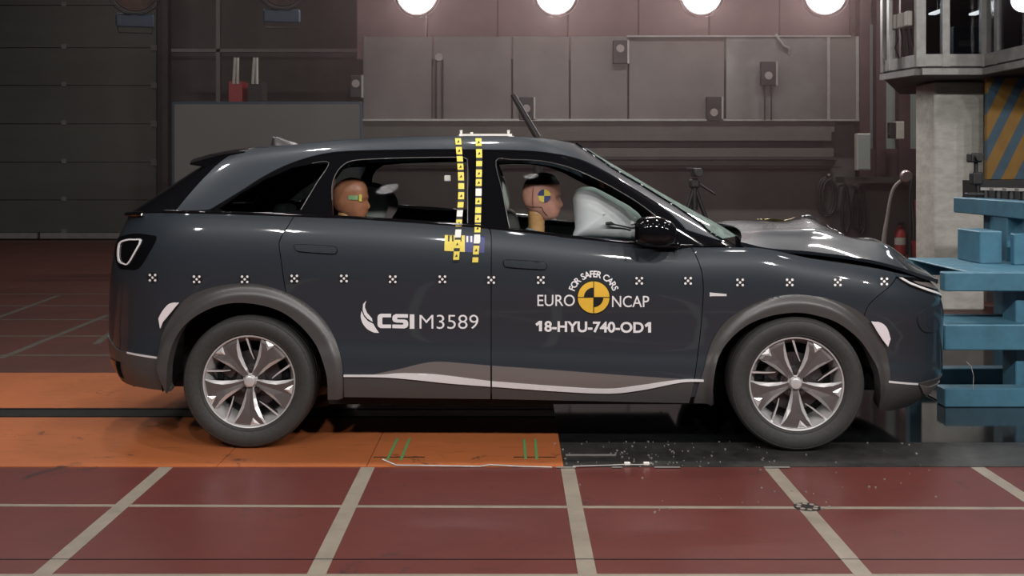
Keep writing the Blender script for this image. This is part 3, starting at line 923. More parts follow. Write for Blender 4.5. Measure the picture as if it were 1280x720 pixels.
fdr, rdr = front_doors[0], rear_doors[0]
MK = [(191, 347, None), (246, 349, None), (306, 349, None), (368, 348, 1), (430, 348, 1), (491, 349, 1), (553, 349, 1), (614, 350, None), (676, 350, 2), (799, 351, 2), (860, 351, 2), (925, 353, None), (987, 353, None), (1047, 353, None), (1105, 352, None)]
for x, y, d in MK:
    st = px_mesh([(circ(x, y, 7.0, 20), [])], 0.0012, M['ink'], 'five_dot_marker', car)
    px_mesh([(circ(x + dx, y + dy, 1.6, 10), []) for dx, dy in ((-3.3, -3.3), (3.3, -3.3), (0, 0), (-3.3, 3.3), (3.3, 3.3))], 0.0024, M['white'], 'marker_dot', st)
# rear door: CSI M3589 with a leaf
px_mesh([([(454, 380), (453.4, 387), (455.5, 393.4), (459.7, 398.3), (466, 402.2), (465, 397.6), (459, 391), (456.2, 384), (456.6, 380), (458, 375.5)], []),
         (cr([(452, 388.4), (451, 395.5), (453.4, 404), (459.7, 411.6), (468, 415.7)], 4) + [(474, 416), (469.5, 409.5), (466.7, 404.5), (459.7, 401), (455.2, 395.5)], [])], 0.003, M['white'], 'leaf_emblem', car)
C_let = [(489, 392), (476, 392), (473, 393.5), (472, 396), (472, 406), (473, 408.5), (476, 410), (489, 410), (489, 405.5), (478.5, 405.5), (478, 404.5), (478, 397.5), (478.5, 396.5), (489, 396.5)]
S_let = [(510, 392.6), (495, 392.3), (491.5, 394), (490.5, 396.5), (490.5, 399.5), (492, 402), (495, 403), (503.5, 403.3), (504.5, 404.5), (503.5, 405.7), (490.5, 405.5), (490.5, 410), (505.5, 410.4), (509, 409), (510.3, 406.5), (510.3, 403), (509, 400.3), (506, 399.3), (497, 399), (496.3, 398), (497, 396.9), (510, 397)]
I_let = [(512.2, 392.8), (518, 392.8), (518, 410.8), (512.2, 410.8)]
px_mesh([(C_let, []), (S_let, []), (I_let, [])], 0.003, M['white'], 'white_lettering', car)
write('M3589', 524.5, 598, 410.8, 17.5, M['white'], 'white_lettering', car, bold=-0.006)
# front door: test programme roundel and number
em = px_mesh([(circ(742, 371.5, 21.3, 48), [])], 0.0020, M['ink'], 'round_emblem', car)
px_mesh([(circ(742, 371.5, 19.8, 48), [])], 0.0030, M['yellow'], 'yellow_disc', em)
px_mesh([(circ(742, 371.5, 12.2, 14, 90, 180, True), []), (circ(742, 371.5, 12.2, 14, 270, 360, True), []),
         ([(721, 371), (763, 371), (763, 372), (721, 372)], []), ([(741.5, 350.8), (742.5, 350.8), (742.5, 392.2), (741.5, 392.2)], [])], 0.0042, M['ink'], 'black_quadrants', em)
write('EURO', 671.8, 718.5, 382.2, 14.0, M['white'], 'white_lettering', car, bold=0.004)
write('NCAP', 765, 811.3, 383.6, 14.0, M['white'], 'white_lettering', car, bold=0.004)
write_arc('FOR SAFER CARS', 742, 371.5, 25.2, 162, 18, 8.2, M['white'], 'white_lettering', car, bold=0.022)
write('8-HYU-740-OD', 680.5, 804.5, 413.9, 13.0, M['white'], 'white_lettering', car, bold=0.030, slope=0.012)
ONE = [(0, 3.6), (4.6, 0), (8.2, 0), (8.2, 13), (4.4, 13), (4.4, 4.6), (1.6, 6.6)]
px_mesh([([(669.3 + a, 400.9 + b_) for a, b_ in ONE], []), ([(805.6 + a, 402.5 + b_) for a, b_ in ONE], [])], 0.003, M['white'], 'white_lettering', car)

# measuring tapes over the middle pillar
def tape(path, w, seed):
    rnd = random.Random(seed)
    pts = cr(path, 10); b = MB(); b.keep = True
    # cumulative length in pixels
    ln = [0.0]
    for a, c in zip(pts, pts[1:]): ln.append(ln[-1] + math.hypot(c[0] - a[0], c[1] - a[1]))
    def at(s):
        i = max(0, min(len(pts) - 2, bisect_right(ln, s) - 1)); t = (s - ln[i]) / max(1e-6, ln[i + 1] - ln[i])
        return pts[i][0] + (pts[i + 1][0] - pts[i][0]) * t, pts[i][1] + (pts[i + 1][1] - pts[i][1]) * t
    def p3(x, y, off):
        sf = UP if y < 272 + (x - 560) * 0.10 + 8 else LOW
        u, v = sf.px(x, y); return sf.at(u, v, off)
    s = 0.0; k = 0
    while s < ln[-1] - 1:
        d = rnd.uniform(6.5, 11) if k % 2 == 0 else rnd.uniform(2.2, 4.2)
        e = min(s + d, ln[-1]); n = max(1, int((e - s) / 3))
        mi = 1 if k % 2 else (2 if rnd.random() < 0.05 or 112 < s < 126 else 0)
        for q in range(n):
            (xa, ya), (xb, yb) = at(s + (e - s) * q / n), at(s + (e - s) * (q + 1) / n)
            b.add([p3(xa - w / 2, ya, .006), p3(xb - w / 2, yb, .006), p3(xb + w / 2, yb, .006), p3(xa + w / 2, ya, .006)], [(0, 1, 2, 3)], mi)
        if mi == 0 and d > 7.5:      # printed numeral
            xm, ym = at((s + e) / 2)
            b.add([p3(xm - 1.8, ym + 2, .0072), p3(xm + 1.6, ym + 1.2, .0072), p3(xm + .4, ym - 2, .0072)], [(0, 1, 2)], 1)
        s = e; k += 1
    return b
for path, sd in (([(572.5, 174), (574, 190), (576, 215), (576.5, 245), (574.5, 270), (572, 300), (570, 328)], 3),
                 ([(598, 174), (599, 195), (598.5, 225), (598, 255), (597, 285), (595.5, 308), (594, 328)], 5)):
    t = tape(path, 7.4, sd).build('measuring_tape', [M['tape_y'], M['ink'], M['tape_w']], car)
card = px_mesh([([(556, 294), (581, 294.5), (581, 315), (555.5, 313.5)], [])], 0.003, M['tape_y'], 'scale_card', car)
px_mesh([([(581, 294.5), (606, 295.5), (605.5, 316.5), (581, 315)], [])], 0.003, M['blue_print'], 'blue_half', card)
px_mesh([([(560 + 5 * i, 294.4), (562 + 5 * i, 294.4), (562 + 5 * i, 302), (560 + 5 * i, 302)], []) for i in range(4)], 0.0045, M['ink'], 'black_ticks', card)
px_mesh([([(583 + 5 * i, 295.4), (585.3 + 5 * i, 295.4), (585.3 + 5 * i, 303), (583 + 5 * i, 303)], []) for i in range(4)], 0.0045, M['tape_w'], 'white_ticks', card)
# roof target bar
rb_ = MB(); z = 1.632
rb_.b2((-0.30, -0.36, z), (0.0, -0.31, z + 0.012))
for x in (-0.29, -0.23, -0.02): rb_.cyl((x, -0.335, z), (x, -0.335, z + (0.034 if x != -0.23 else 0.022)), 0.005, 0.009, 8)
rb_.b2((-0.31, -0.37, z - 0.04), (-0.28, -0.30, z)); rb_.b2((-0.02, -0.37, z - 0.04), (0.01, -0.30, z))
rb_.build('roof_target_bar', M['tape_w'], car)
# small white cable tags near the middle pillar
MB().rbox((-0.345, -0.70, 1.395), (0.035, 0.01, 0.032), 0.004, 1).build('white_target_tag', M['tape_w'], car)
MB().rbox((-0.215, -0.735, 1.325), (0.022, 0.01, 0.022), 0.004, 1).build('white_target_tag', M['tape_w'], car)

# ------------------------------ cabin
def seat(x, y, lx, h, name='front_seat'):
    s = empty(name, (x, y, 0), 0, car)
    R = Matrix.Rotation(math.radians(-14), 3, 'Y')
    MB().rbox((0.0, 0, 0.58), (0.50, 0.50, 0.16), 0.06, 3).build('cushion', M['seat'], s, 60)
    MB().rbox((-0.30, 0, 0.88), (0.15, 0.50, 0.62), 0.06, 3, R).build('backrest', M['seat'], s, 60)
    MB().rbox((-0.40, 0, h), (0.105, 0.27, 0.21), 0.045, 3, R).build('head_restraint', M['seat_light'], s, 60)
    p = MB()
    for dy in (-.07, .07): p.cyl((-0.365, dy, h - 0.2), (-0.39, dy, h - 0.07), .007, None, 8)
    p.build('restraint_post', M['chrome'], s, 60)
    return s
seat(0.32, -0.37, 0, 1.30); seat(0.32, 0.37, 0, 1.30)
bench = empty('rear_bench', (-0.95, 0, 0), 0, car)
MB().rbox((0.12, 0, 0.58), (0.50, 1.30, 0.16), 0.06, 3).build('cushion', M['seat'], bench, 60)
MB().rbox((-0.22, 0, 0.86), (0.16, 1.30, 0.56), 0.06, 3, Matrix.Rotation(math.radians(-16), 3, 'Y')).build('backrest', M['seat'], bench, 60)
for y in (-.40, .40):
    MB().rbox((-0.33, y, 1.17), (0.10, 0.26, 0.16), 0.04, 3).build('head_restraint', M['seat'], bench, 60)
MB().rbox((1.10, 0, 0.88), (0.36, 1.42, 0.26), 0.09, 4).build('dashboard', M['dash'], car, 60)
MB().lathe([(.18 + .014 * math.cos(a), .014 * math.sin(a)) for a in np.linspace(0, 2 * math.pi, 10, False)], (0, 0, 0), 'x', 36, 0, True).build('steering_wheel', M['dash'], car, 60, loc=(0.83, -0.37, 0.97)).rotation_euler = (0, math.radians(-22), 0)
MB().cyl((0.83, -0.37, 0.97), (1.0, -0.37, 0.90), .04, .05, 12).build('steering_column', M['dash'], car, 60)
MB().tube([P(757, 279.5, YC - 0.60) - Vector((0, YC, 0)), P(764, 279, YC - 0.6) - Vector((0, YC, 0)), P(768, 280.5, YC - 0.6) - Vector((0, YC, 0)), P(795, 286.5, YC - 0.56) - Vector((0, YC, 0))], [.008, .009, .004, .004], 8).build('column_stalk', M['dash'], car, 60)
# inflated airbag
ab = MB(); rows = []
prof = [(717, 297), (719, 285), (718, 262), (717.5, 247), (721, 239), (731, 234.5), (743, 235), (756, 241), (775, 251), (792, 262), (802, 275), (803, 299), (775, 301), (740, 300)]
pc = cr(prof, 4, True); cx = sum(p[0] for p in pc) / len(pc); cy = sum(p[1] for p in pc) / len(pc)
for i in range(15):
    t = math.sin(math.pi / 2 * (-1 + 2 * i / 14)); sc = math.sqrt(max(0.0, 1 - abs(t) ** 3.2)) * 0.999 + 0.001
    y = -0.37 + t * 0.21
    rows.append([P(cx + (px - cx) * sc, cy + (py - cy) * sc, 5.88) - Vector((0, 5.88, 0)) + Vector((0.005 * math.sin(5 * t + k * .22), y, 0.004 * math.sin(6 * t + k * .34))) for k, (px, py) in enumerate(pc)])
ab.grid(rows, closed=True).build('airbag', M['airbag'], car, 80)
# far-side trim: headliner edge, grab handles, interior mirror
MB().rbox((0.50, 0.0, 1.50), (0.03, 0.22, 0.06), 0.012, 2).build('interior_mirror', M['dash'], car, 50)
# ------------------------------------------------------------------ dummies
def head_mesh(front, back, width, bumps=True, seg=28):
    """front / back: Pchips x(z); width: Pchip; returns rows"""
    rows = []
    zs = np.linspace(back.x[0] + 1e-4, back.x[-1] - 1e-4, 30)
    for z in zs:
        xf, xb, w = front(z), back(z), max(0.002, width(z))
        c = (xf + xb) / 2; a = (xf - xb) / 2; row = []
        for k in range(seg):
            t = 2 * math.pi * k / seg
            ct, st_ = math.cos(t), math.sin(t)
            e = 0.82
            row.append([c + a * math.copysign(abs(ct) ** e, ct), w * math.copysign(abs(st_) ** e, st_), z, t])
        rows.append(row)
    return rows
def pc(lst): return Pchip(sorted(lst))

def build_dummy(name, root, sc, skin, capm, label, child=False):
    d = empty(name, root)
    tag(d, label, 'dummy')
    z0 = 0.0
    FR = pc([(-.130, .030), (-.122, .075), (-.110, .092), (-.09, .097), (-.075, .100), (-.05, .101), (-.03, .100), (-.01, .098), (.02, .105), (.06, .106), (.10, .092), (.125, .070), (.140, .025)])
    BK = pc([(-.130, .010), (-.122, .000), (-.110, -.012), (-.09, -.035), (-.075, -.070), (-.05, -.095), (-.02, -.108), (.02, -.112), (.06, -.106), (.10, -.082), (.125, -.050), (.140, -.005)])
    WD = pc([(-.130, .012), (-.122, .030), (-.110, .042), (-.08, .058), (-.05, .068), (0, .074), (.05, .076), (.09, .068), (.12, .050), (.135, .028), (.140, .010)])
    rows = head_mesh(FR, BK, WD)
    def shape(x, y, z, t):
        a = (t + math.pi) % (2 * math.pi) - math.pi
        x += 0.017 * math.exp(-(a / .16) ** 2) * math.exp(-((z + .042) / .022) ** 2)             # nose
        x += 0.010 * math.exp(-(a / .13) ** 2) * math.exp(-((z + .015) / .03) ** 2)
        x += 0.008 * math.exp(-(a / .35) ** 2) * (math.exp(-((z + .072) / .006) ** 2) + math.exp(-((z + .087) / .006) ** 2))   # lips
        x -= 0.010 * (math.exp(-((abs(a) - .42) / .16) ** 2)) * math.exp(-((z + .005) / .014) ** 2)   # eye sockets
        x += 0.006 * math.exp(-(a / .5) ** 2) * math.exp(-((z - .022) / .012) ** 2)               # brow
        yb = 0.010 * math.exp(-((abs(a) - 1.72) / .13) ** 2) * math.exp(-((z + .02) / .028) ** 2)  # ears
        return Vector((x, y + math.copysign(yb, y), z)) * sc
    hv = [[shape(*p) for p in r] for r in rows]
    hd = MB().grid(hv, closed=True)
    n = 28
    hd.f += [tuple(range(n)), tuple(range(29 * n, 30 * n))]; hd.m += [0, 0]
    ho = hd.build('head', skin, d, 60)
    if capm:
        cv = [[shape(p[0] * 1.02, p[1] * 1.04, p[2] + .004, p[3] * 1.0) for p in r] for r in rows if r[0][2] > 0.074]
        b = MB().grid(cv, closed=True)
        b.f += [tuple(range((len(cv) - 1) * n, len(cv) * n))]; b.m += [0]
        b.build('skull_cap', capm, d, 60)
        # seam lines of the skull cover
        MB().tube([Vector((-.050, -.0745, .062)), Vector((-.052, -.077, .02)), Vector((-.052, -.074, -.03)), Vector((-.050, -.064, -.055))], .0016, 6).build('seam', M['ink'], ho, 60)
        MB().tube([Vector((-.092, -.050, -.045)), Vector((-.050, -.066, -.050)), Vector((.0, -.071, -.052)), Vector((.008, -.062, -.075)), Vector((.03, -.050, -.10))], .0016, 6).build('seam', M['ink'], ho, 60)
        # round quadrant target on the temple
        c = Vector((.012, -.0785, .012)); R = .036
        for q in range(4):
            v = [c] + [c + Vector((R * math.cos(math.radians(90 * q + a)), .004 * abs(math.cos(math.radians(90 * q + a))) ** 2, R * math.sin(math.radians(90 * q + a)))) for a in range(0, 91, 10)]
            b = MB(); b.add(v, [(0, i, i + 1) for i in range(1, 10)])
            v2 = [p + Vector((0, .006, 0)) for p in v[1:]]
            b.grid([v[1:], v2])
            b.build('target_quadrant', M['tape_y'] if q % 2 == 0 else M['blue_print'], ho)
    else:
        for (x0, x1, z0_, z1_, m_) in ((.0, .058, .004, .030, 'green_face'), (.064, .080, -.006, .036, 'yellow_face')):
            g = []
            for i in range(7):
                x = x0 + (x1 - x0) * i / 6
                g.append([Vector((x, -.0775 * math.sqrt(max(.05, 1 - (abs(x - 0) / .112) ** 2.6)) - .0035, z0_ + (z1_ - z0_) * j / 4)) * sc for j in range(5)])
            MB().grid(g).build('face_patch', M[m_], ho, 60)
    # neck
    nb = MB()
    nb.lathe([(.020, .01)] + [(.046 + .003 * (i % 2), -.03 - .018 * i) for i in range(9)], (-.030, 0, -.05), 'z', 20)
    nk = nb.build('neck', M['neck'], d, 50)
    nk.scale = (sc, sc, sc)
    # one continuous seated body, grown from a skeleton
    K = {'pelvis': (-.12, 0, -.70), 'belly': (-.14, 0, -.52), 'chest': (-.10, 0, -.34), 'base': (-.03, 0, -.20),
         'shl': (-.05, -.17, -.25), 'ell': (.12, -.23, -.48), 'wrl': (.36, -.20, -.44), 'hal': (.45, -.18, -.42),
         'shr': (-.05, .17, -.25), 'elr': (.12, .23, -.48), 'wrr': (.36, .20, -.44), 'har': (.45, .18, -.42),
         'hil': (-.02, -.10, -.72), 'knl': (.38, -.13, -.60), 'anl': (.60, -.12, -.94), 'tol': (.74, -.12, -.98),
         'hir': (-.02, .10, -.72), 'knr': (.38, .13, -.60), 'anr': (.60, .12, -.94), 'tor': (.74, .12, -.98)}
    Rr = {'pelvis': .15, 'belly': .14, 'chest': .145, 'base': .065, 'sh': .075, 'el': .048, 'wr': .034, 'ha': .035, 'hi': .10, 'kn': .068, 'an': .045, 'to': .035}
    ED = [('pelvis', 'belly'), ('belly', 'chest'), ('chest', 'base')]
    for s in 'lr': ED += [('chest', 'sh' + s), ('sh' + s, 'el' + s), ('el' + s, 'wr' + s), ('wr' + s, 'ha' + s), ('pelvis', 'hi' + s), ('hi' + s, 'kn' + s), ('kn' + s, 'an' + s), ('an' + s, 'to' + s)]
    ks_ = list(K); me = bpy.data.meshes.new('body')
    me.from_pydata([Vector(K[k]) * sc for k in ks_], [(ks_.index(a), ks_.index(b)) for a, b in ED], [])
    bo = bpy.data.objects.new('body', me); COL.objects.link(bo); bo.parent = d
    me.materials.append(M['shirt'])
    md = bo.modifiers.new('Skin', 'SKIN'); md.use_smooth_shade = True
    for i, k in enumerate(ks_):
        r = Rr.get(k, Rr.get(k[:2], .05)) * sc
        me.skin_vertices[0].data[i].radius = (r, r)
    me.skin_vertices[0].data[0].use_root = True
    sd = bo.modifiers.new('Sub', 'SUBSURF'); sd.levels = 2; sd.render_levels = 2
    return d
hp = P(677, 247, YC - 0.37)
build_dummy('crash_test_dummy', hp, 0.99, M['skin'], M['cap'], 'pink dummy with black cap and round target in the front seat', False)
cp = P(438, 250, YC - 0.45)
build_dummy('child_dummy', cp, 0.90, M['skin_brown'], None, 'small brown dummy with green and yellow face patches in the rear seat', True)
# child seat behind it
cs = empty('child_carrier', (-0.95, YC - 0.12, 0.66)); tag(cs, 'child seat with glossy curved side wing and pale padding in the rear', 'child seat')
def loc(px, py, Y): return P(px, py, Y) - Vector(cs.location)
path = cr([(446, 229), (455, 227), (468, 228), (481, 232.5), (491, 240), (497, 250), (497, 261), (490, 273), (486, 290)], 5)
inn_ = cr([(448, 235), (456, 233), (466, 233.5), (475, 237), (481, 242), (484, 250), (485, 260), (481, 272), (478, 290)], 5)
Yw = YC - 0.16
b = MB()
b.grid([[loc(*p, Yw) for p in path], [loc(*p, Yw - .02) for p in inn_], [loc(*p, Yw + .12) for p in inn_], [loc(*p, Yw + .13) for p in path], [loc(*p, Yw) for p in path]])
b.build('side_wing', M['garnish'], cs, 50)
b = MB(); b.grid([[loc(*p, Yw + .03) for p in inn_], [loc(450, 262, Yw + .03)] * len(inn_)])
b.grid([[loc(*p, Yw + .03) for p in inn_], [loc(*p, Yw + .11) for p in inn_]])
b.build('padding', M['seat_light'], cs, 50)
MB().rbox((0.03, 0.0, 0.16), (0.40, 0.34, 0.30), .06, 3).build('booster_base', M['seat'], cs, 50)
MB().rbox((-0.22, 0.0, 0.34), (0.12, 0.34, 0.56), .05, 3).build('seat_shell', M['seat'], cs, 50)

# ------------------------------------------------------------------ hall materials
def floor_mat(name, col, col2, rough, scratch):
    m = mat(name, col, rough, noise=(1.3, 0.3), col2=col2, bump=(90, 0.04), spec=0.22)
    nt = m.node_tree; b = nt.nodes['Principled BSDF']
    tc = nt.nodes.new('ShaderNodeTexCoord')
    mp = nt.nodes.new('ShaderNodeMapping'); mp.inputs['Scale'].default_value = (1.2, 6.0, 1)
    n = nt.nodes.new('ShaderNodeTexNoise'); n.inputs['Scale'].default_value = 3.5; n.inputs['Detail'].default_value = 8; n.inputs['Roughness'].default_value = 0.75
    nt.links.new(tc.outputs['Object'], mp.inputs[0]); nt.links.new(mp.outputs[0], n.inputs['Vector'])
    r = nt.nodes.new('ShaderNodeValToRGB'); r.color_ramp.elements[0].position = 0.56; r.color_ramp.elements[1].position = 0.68
    r.color_ramp.elements[0].color = (0, 0, 0, 1); r.color_ramp.elements[1].color = (scratch, scratch, scratch, 1)
    nt.links.new(n.outputs['Fac'], r.inputs[0])
    mx = nt.nodes.new('ShaderNodeMixRGB'); old = b.inputs['Base Color'].links[0].from_socket
    nt.links.new(r.outputs[0], mx.inputs['Fac']); nt.links.new(old, mx.inputs['Color1']); mx.inputs['Color2'].default_value = (col[0] * .25, col[1] * .3, col[2] * .35, 1)
    # scattered dark rubber scuffs
    n3 = nt.nodes.new('ShaderNodeTexNoise'); n3.inputs['Scale'].default_value = 2.6; n3.inputs['Detail'].default_value = 10; n3.inputs['Roughness'].default_value = 0.82; n3.inputs['Distortion'].default_value = 0.6
    nt.links.new(tc.outputs['Object'], n3.inputs['Vector'])
    r3 = nt.nodes.new('ShaderNodeValToRGB'); r3.color_ramp.elements[0].position = 0.595; r3.color_ramp.elements[1].position = 0.63
    r3.color_ramp.elements[0].color = (0, 0, 0, 1); r3.color_ramp.elements[1].color = (.75, .75, .75, 1)
    nt.links.new(n3.outputs['Fac'], r3.inputs[0])
    m3 = nt.nodes.new('ShaderNodeMixRGB'); nt.links.new(r3.outputs[0], m3.inputs['Fac']); nt.links.new(mx.outputs[0], m3.inputs['Color1']); m3.inputs['Color2'].default_value = (.03, .025, .024, 1)
    nt.links.new(m3.outputs[0], b.inputs['Base Color'])
    return m
M['wall_far'] = mat('dim_rear_wall', (0.075, 0.066, 0.062), 0.8, noise=(1.2, 0.25))
M['floor'] = floor_mat('red_floor_paint', (0.120, 0.034, 0.029), (0.098, 0.029, 0.025), 0.30, 0.35)
M['floor_back'] = floor_mat('dark_red_floor_paint', (0.10, 0.034, 0.026), (0.075, 0.028, 0.022), 0.42, 0.3)
M['orange'] = floor_mat('orange_steel_plate', (0.42, 0.126, 0.042), (0.34, 0.104, 0.036), 0.45, 0.6)
M['pit'] = mat('dark_glass_floor', (0.012, 0.013, 0.014), 0.07, noise=(14, 0.5), bump=(6, 0.02))
M['pit_dust'] = mat('dusty_dark_plate', (0.045, 0.043, 0.040), 0.35, noise=(9, 0.6), bump=(60, 0.1))
M['slot'] = mat('tow_track_steel', (0.018, 0.018, 0.017), 0.35, 0.4, noise=(20, 0.4))
M['line'] = mat('tan_floor_line', (0.235, 0.20, 0.155), 0.55, noise=(6, 0.25))
M['line_back'] = mat('faded_floor_line', (0.080, 0.066, 0.048), 0.6, noise=(6, 0.25))
M['wall'] = mat('grey_brown_wall', (0.115, 0.100, 0.092), 0.75, noise=(1.2, 0.22), bump=(40, 0.05))
M['wall_flare'] = mat('flare_tinted_upper_wall', (0.135, 0.078, 0.076), 0.7, noise=(0.9, 0.25))  # red glow of the lamp flare put into the wall colour
M['wall_dark'] = mat('dark_wall', (0.020, 0.019, 0.018), 0.8, noise=(1.5, 0.25))
M['door'] = mat('olive_grey_door_panel', (0.075, 0.076, 0.066), 0.6, noise=(0.8, 0.12, (1, 1, 6)))
M['board'] = mat('grey_board', (0.150, 0.148, 0.138), 0.6, noise=(0.8, 0.12))
M['steelpanel'] = mat('dull_steel_panel', (0.21, 0.20, 0.19), 0.38, 0.45, noise=(1.0, 0.35))
M['galpanel'] = mat('grey_gallery_panel', (0.145, 0.125, 0.118), 0.5, 0.2, noise=(1.0, 0.25))
M['rail'] = mat('pale_steel_rail', (0.34, 0.32, 0.30), 0.45, 0.4, noise=(8, 0.2))
M['beam'] = mat('olive_beam', (0.085, 0.076, 0.064), 0.6, noise=(3, 0.2))
M['beam_dark'] = mat('dark_beam', (0.030, 0.024, 0.023), 0.6, noise=(3, 0.3))
M['beam_red'] = mat('dark_red_steel', (0.050, 0.020, 0.020), 0.6, noise=(3, 0.3))
M['pale'] = mat('pale_green_pane', (0.24, 0.27, 0.25), 0.4, noise=(1.5, 0.12))
M['concrete'] = mat('white_concrete', (0.62, 0.60, 0.54), 0.8, noise=(5, 0.28, (1, 1, 2.5)), bump=(30, 0.2))
M['blue'] = mat('blue_barrier_paint', (0.066, 0.190, 0.270), 0.45, noise=(7, 0.35), col2=(0.048, 0.138, 0.196), bump=(30, 0.08))
M['bluebr'] = mat('dark_blue_bracket', (0.035, 0.060, 0.095), 0.5, noise=(10, 0.2))
M['dark'] = mat('black_equipment', (0.012, 0.011, 0.011), 0.5, noise=(40, 0.3))
M['disc'] = mat('grey_disc', (0.26, 0.225, 0.215), 0.5, noise=(20, 0.1))
M['red'] = mat('red_enamel', (0.30, 0.028, 0.026), 0.4, noise=(20, 0.2))
M['cream'] = mat('cream_enclosure', (0.40, 0.375, 0.33), 0.5, noise=(15, 0.12))
M['alu'] = mat('aluminium_frame', (0.27, 0.26, 0.245), 0.4, 0.45, noise=(12, 0.2))
M['cabin_glass'] = glass_mat('cabin_glass', (0.42, 0.44, 0.46))
M['hose'] = mat('pale_hose', (0.30, 0.26, 0.23), 0.55, noise=(30, 0.15))
M['cable'] = mat('black_cable', (0.018, 0.016, 0.015), 0.55, noise=(30, 0.3))
M['lamp_on'] = mat('lamp_glow', (1, 1, 1), 0.5, emit=((1.0, 0.96, 0.96), 45.0))
M['lamp_off'] = mat('dark_lamp_glass', (0.10, 0.085, 0.080), 0.15, 0.3, noise=(12, 0.4))
M['bezel'] = mat('pink_grey_bezel', (0.55, 0.42, 0.42), 0.3, 0.7, noise=(12, 0.1))
M['strip_fill'] = mat('strip_and_fill_glow', (1, 1, 1), 0.5, emit=((1.0, 0.97, 0.92), 4.0))

def stripes_mat():
    m = mat('yellow_blue_hazard_stripes', (0.5, 0.3, 0.05), 0.6)
    nt = m.node_tree; b = nt.nodes['Principled BSDF']
    tc = nt.nodes.new('ShaderNodeTexCoord'); sx = nt.nodes.new('ShaderNodeSeparateXYZ'); nt.links.new(tc.outputs['Object'], sx.inputs[0])
    a = nt.nodes.new('ShaderNodeMath'); a.operation = 'MULTIPLY'; a.inputs[1].default_value = -0.50; nt.links.new(sx.outputs['Z'], a.inputs[0])
    c = nt.nodes.new('ShaderNodeMath'); c.operation = 'ADD'; nt.links.new(sx.outputs['X'], c.inputs[0]); nt.links.new(a.outputs[0], c.inputs[1])
    d = nt.nodes.new('ShaderNodeMath'); d.operation = 'MULTIPLY'; d.inputs[1].default_value = 1 / 0.2275; nt.links.new(c.outputs[0], d.inputs[0])
    e = nt.nodes.new('ShaderNodeMath'); e.operation = 'FRACT'; nt.links.new(d.outputs[0], e.inputs[0])
    g = nt.nodes.new('ShaderNodeMath'); g.operation = 'GREATER_THAN'; g.inputs[1].default_value = 0.56; nt.links.new(e.outputs[0], g.inputs[0])
    n = nt.nodes.new('ShaderNodeTexNoise'); n.inputs['Scale'].default_value = 6; n.inputs['Detail'].default_value = 8
    nt.links.new(tc.outputs['Object'], n.inputs['Vector'])
    mx = nt.nodes.new('ShaderNodeMixRGB'); mx.inputs['Color1'].default_value = (0.36, 0.19, 0.035, 1); mx.inputs['Color2'].default_value = (0.075, 0.14, 0.20, 1)
    nt.links.new(g.outputs[0], mx.inputs['Fac'])
    m2 = nt.nodes.new('ShaderNodeMixRGB'); m2.blend_type = 'MULTIPLY'; m2.inputs['Fac'].default_value = 0.5
    nt.links.new(mx.outputs[0], m2.inputs['Color1']); nt.links.new(n.outputs['Fac'], m2.inputs['Color2'])
    nt.links.new(m2.outputs[0], b.inputs['Base Color'])
    return m
M['stripes'] = stripes_mat()

# ------------------------------------------------------------------ hall shell
def struct(name, b, m, parent=None, smooth=None):
    o = b.build(name, m, parent, smooth)
    if parent is None: o['kind'] = 'structure'
    return o
FZ = -0.004
floor = struct('floor', MB().b2((-14, -5, FZ - 0.2), (12, 22, FZ)), M['floor'])
floor['label'] = 'glossy red painted hall floor with tan lines'
def fy(py): return F * H / (py - HOR)                 # floor depth of a row
Y_OF, Y_OB = fy(583), fy(466)                         # orange zone
X_OR = (705 - 640) * Y_OF / F
struct('rear_floor_field', MB().b2((-13.9, Y_OB, FZ), (11.9, 21, -0.001)), M['floor_back'], floor)
# orange steel plates with the tow slot between them
Ys0, Ys1 = fy(521.5), fy(510)
xs = [-9.0, -4.2, (245 - 640) * Y_OF / F + .1, (458 - 640) * Y_OF / F, X_OR]
for a, b_ in zip(xs, xs[1:]):
    struct('orange_plate', MB().b2((a + .002, Y_OF, FZ), (b_ - .002, Ys0 - .004, 0.0)), M['orange'], floor)
    struct('orange_plate', MB().b2((a + .002, Ys1 + .004, FZ), (b_ - .002, Y_OB, 0.0)), M['orange'], floor)
struct('tow_slot', MB().b2((-9, Ys0 - .004, FZ), (X_OR, Ys1 + .004, -0.0015)), M['slot'], floor)
for y in (Ys0 + .02, Ys1 - .02): struct('slot_rail', MB().b2((-9, y - .008, FZ), (X_OR, y + .008, 0.002)), M['slot'], floor)
# dark glass pit cover under the impact zone
Yd = fy(553)
struct('glass_pit_cover', MB().b2((X_OR, Yd, FZ), (9, 9.5, 0.0)), M['pit'], floor)
struct('pit_edge_plate', MB().b2((X_OR, Y_OF, FZ), (9, Yd, 0.0)), M['pit_dust'], floor)
for a, b_ in ((707, 770), (695, 720), (765, 778), (818, 850), (955, 987)):
    yb = 569 if a == 707 else 584.5
    Yl = fy(yb)
    struct('edge_strip', MB().b2(((a - 640) * Yl / F, Yl - .006, 0), ((b_ - 640) * Yl / F, Yl + .006, .004)), M['rail'], floor)
struct('cable_run', MB().tube([P(x, y, fy(583)) * 1.0 for x, y in ((478, 574), (495, 581.5), (600, 583), (612, 581), (650, 583), (690, 584))], 0.004, 6), M['rail'], floor)
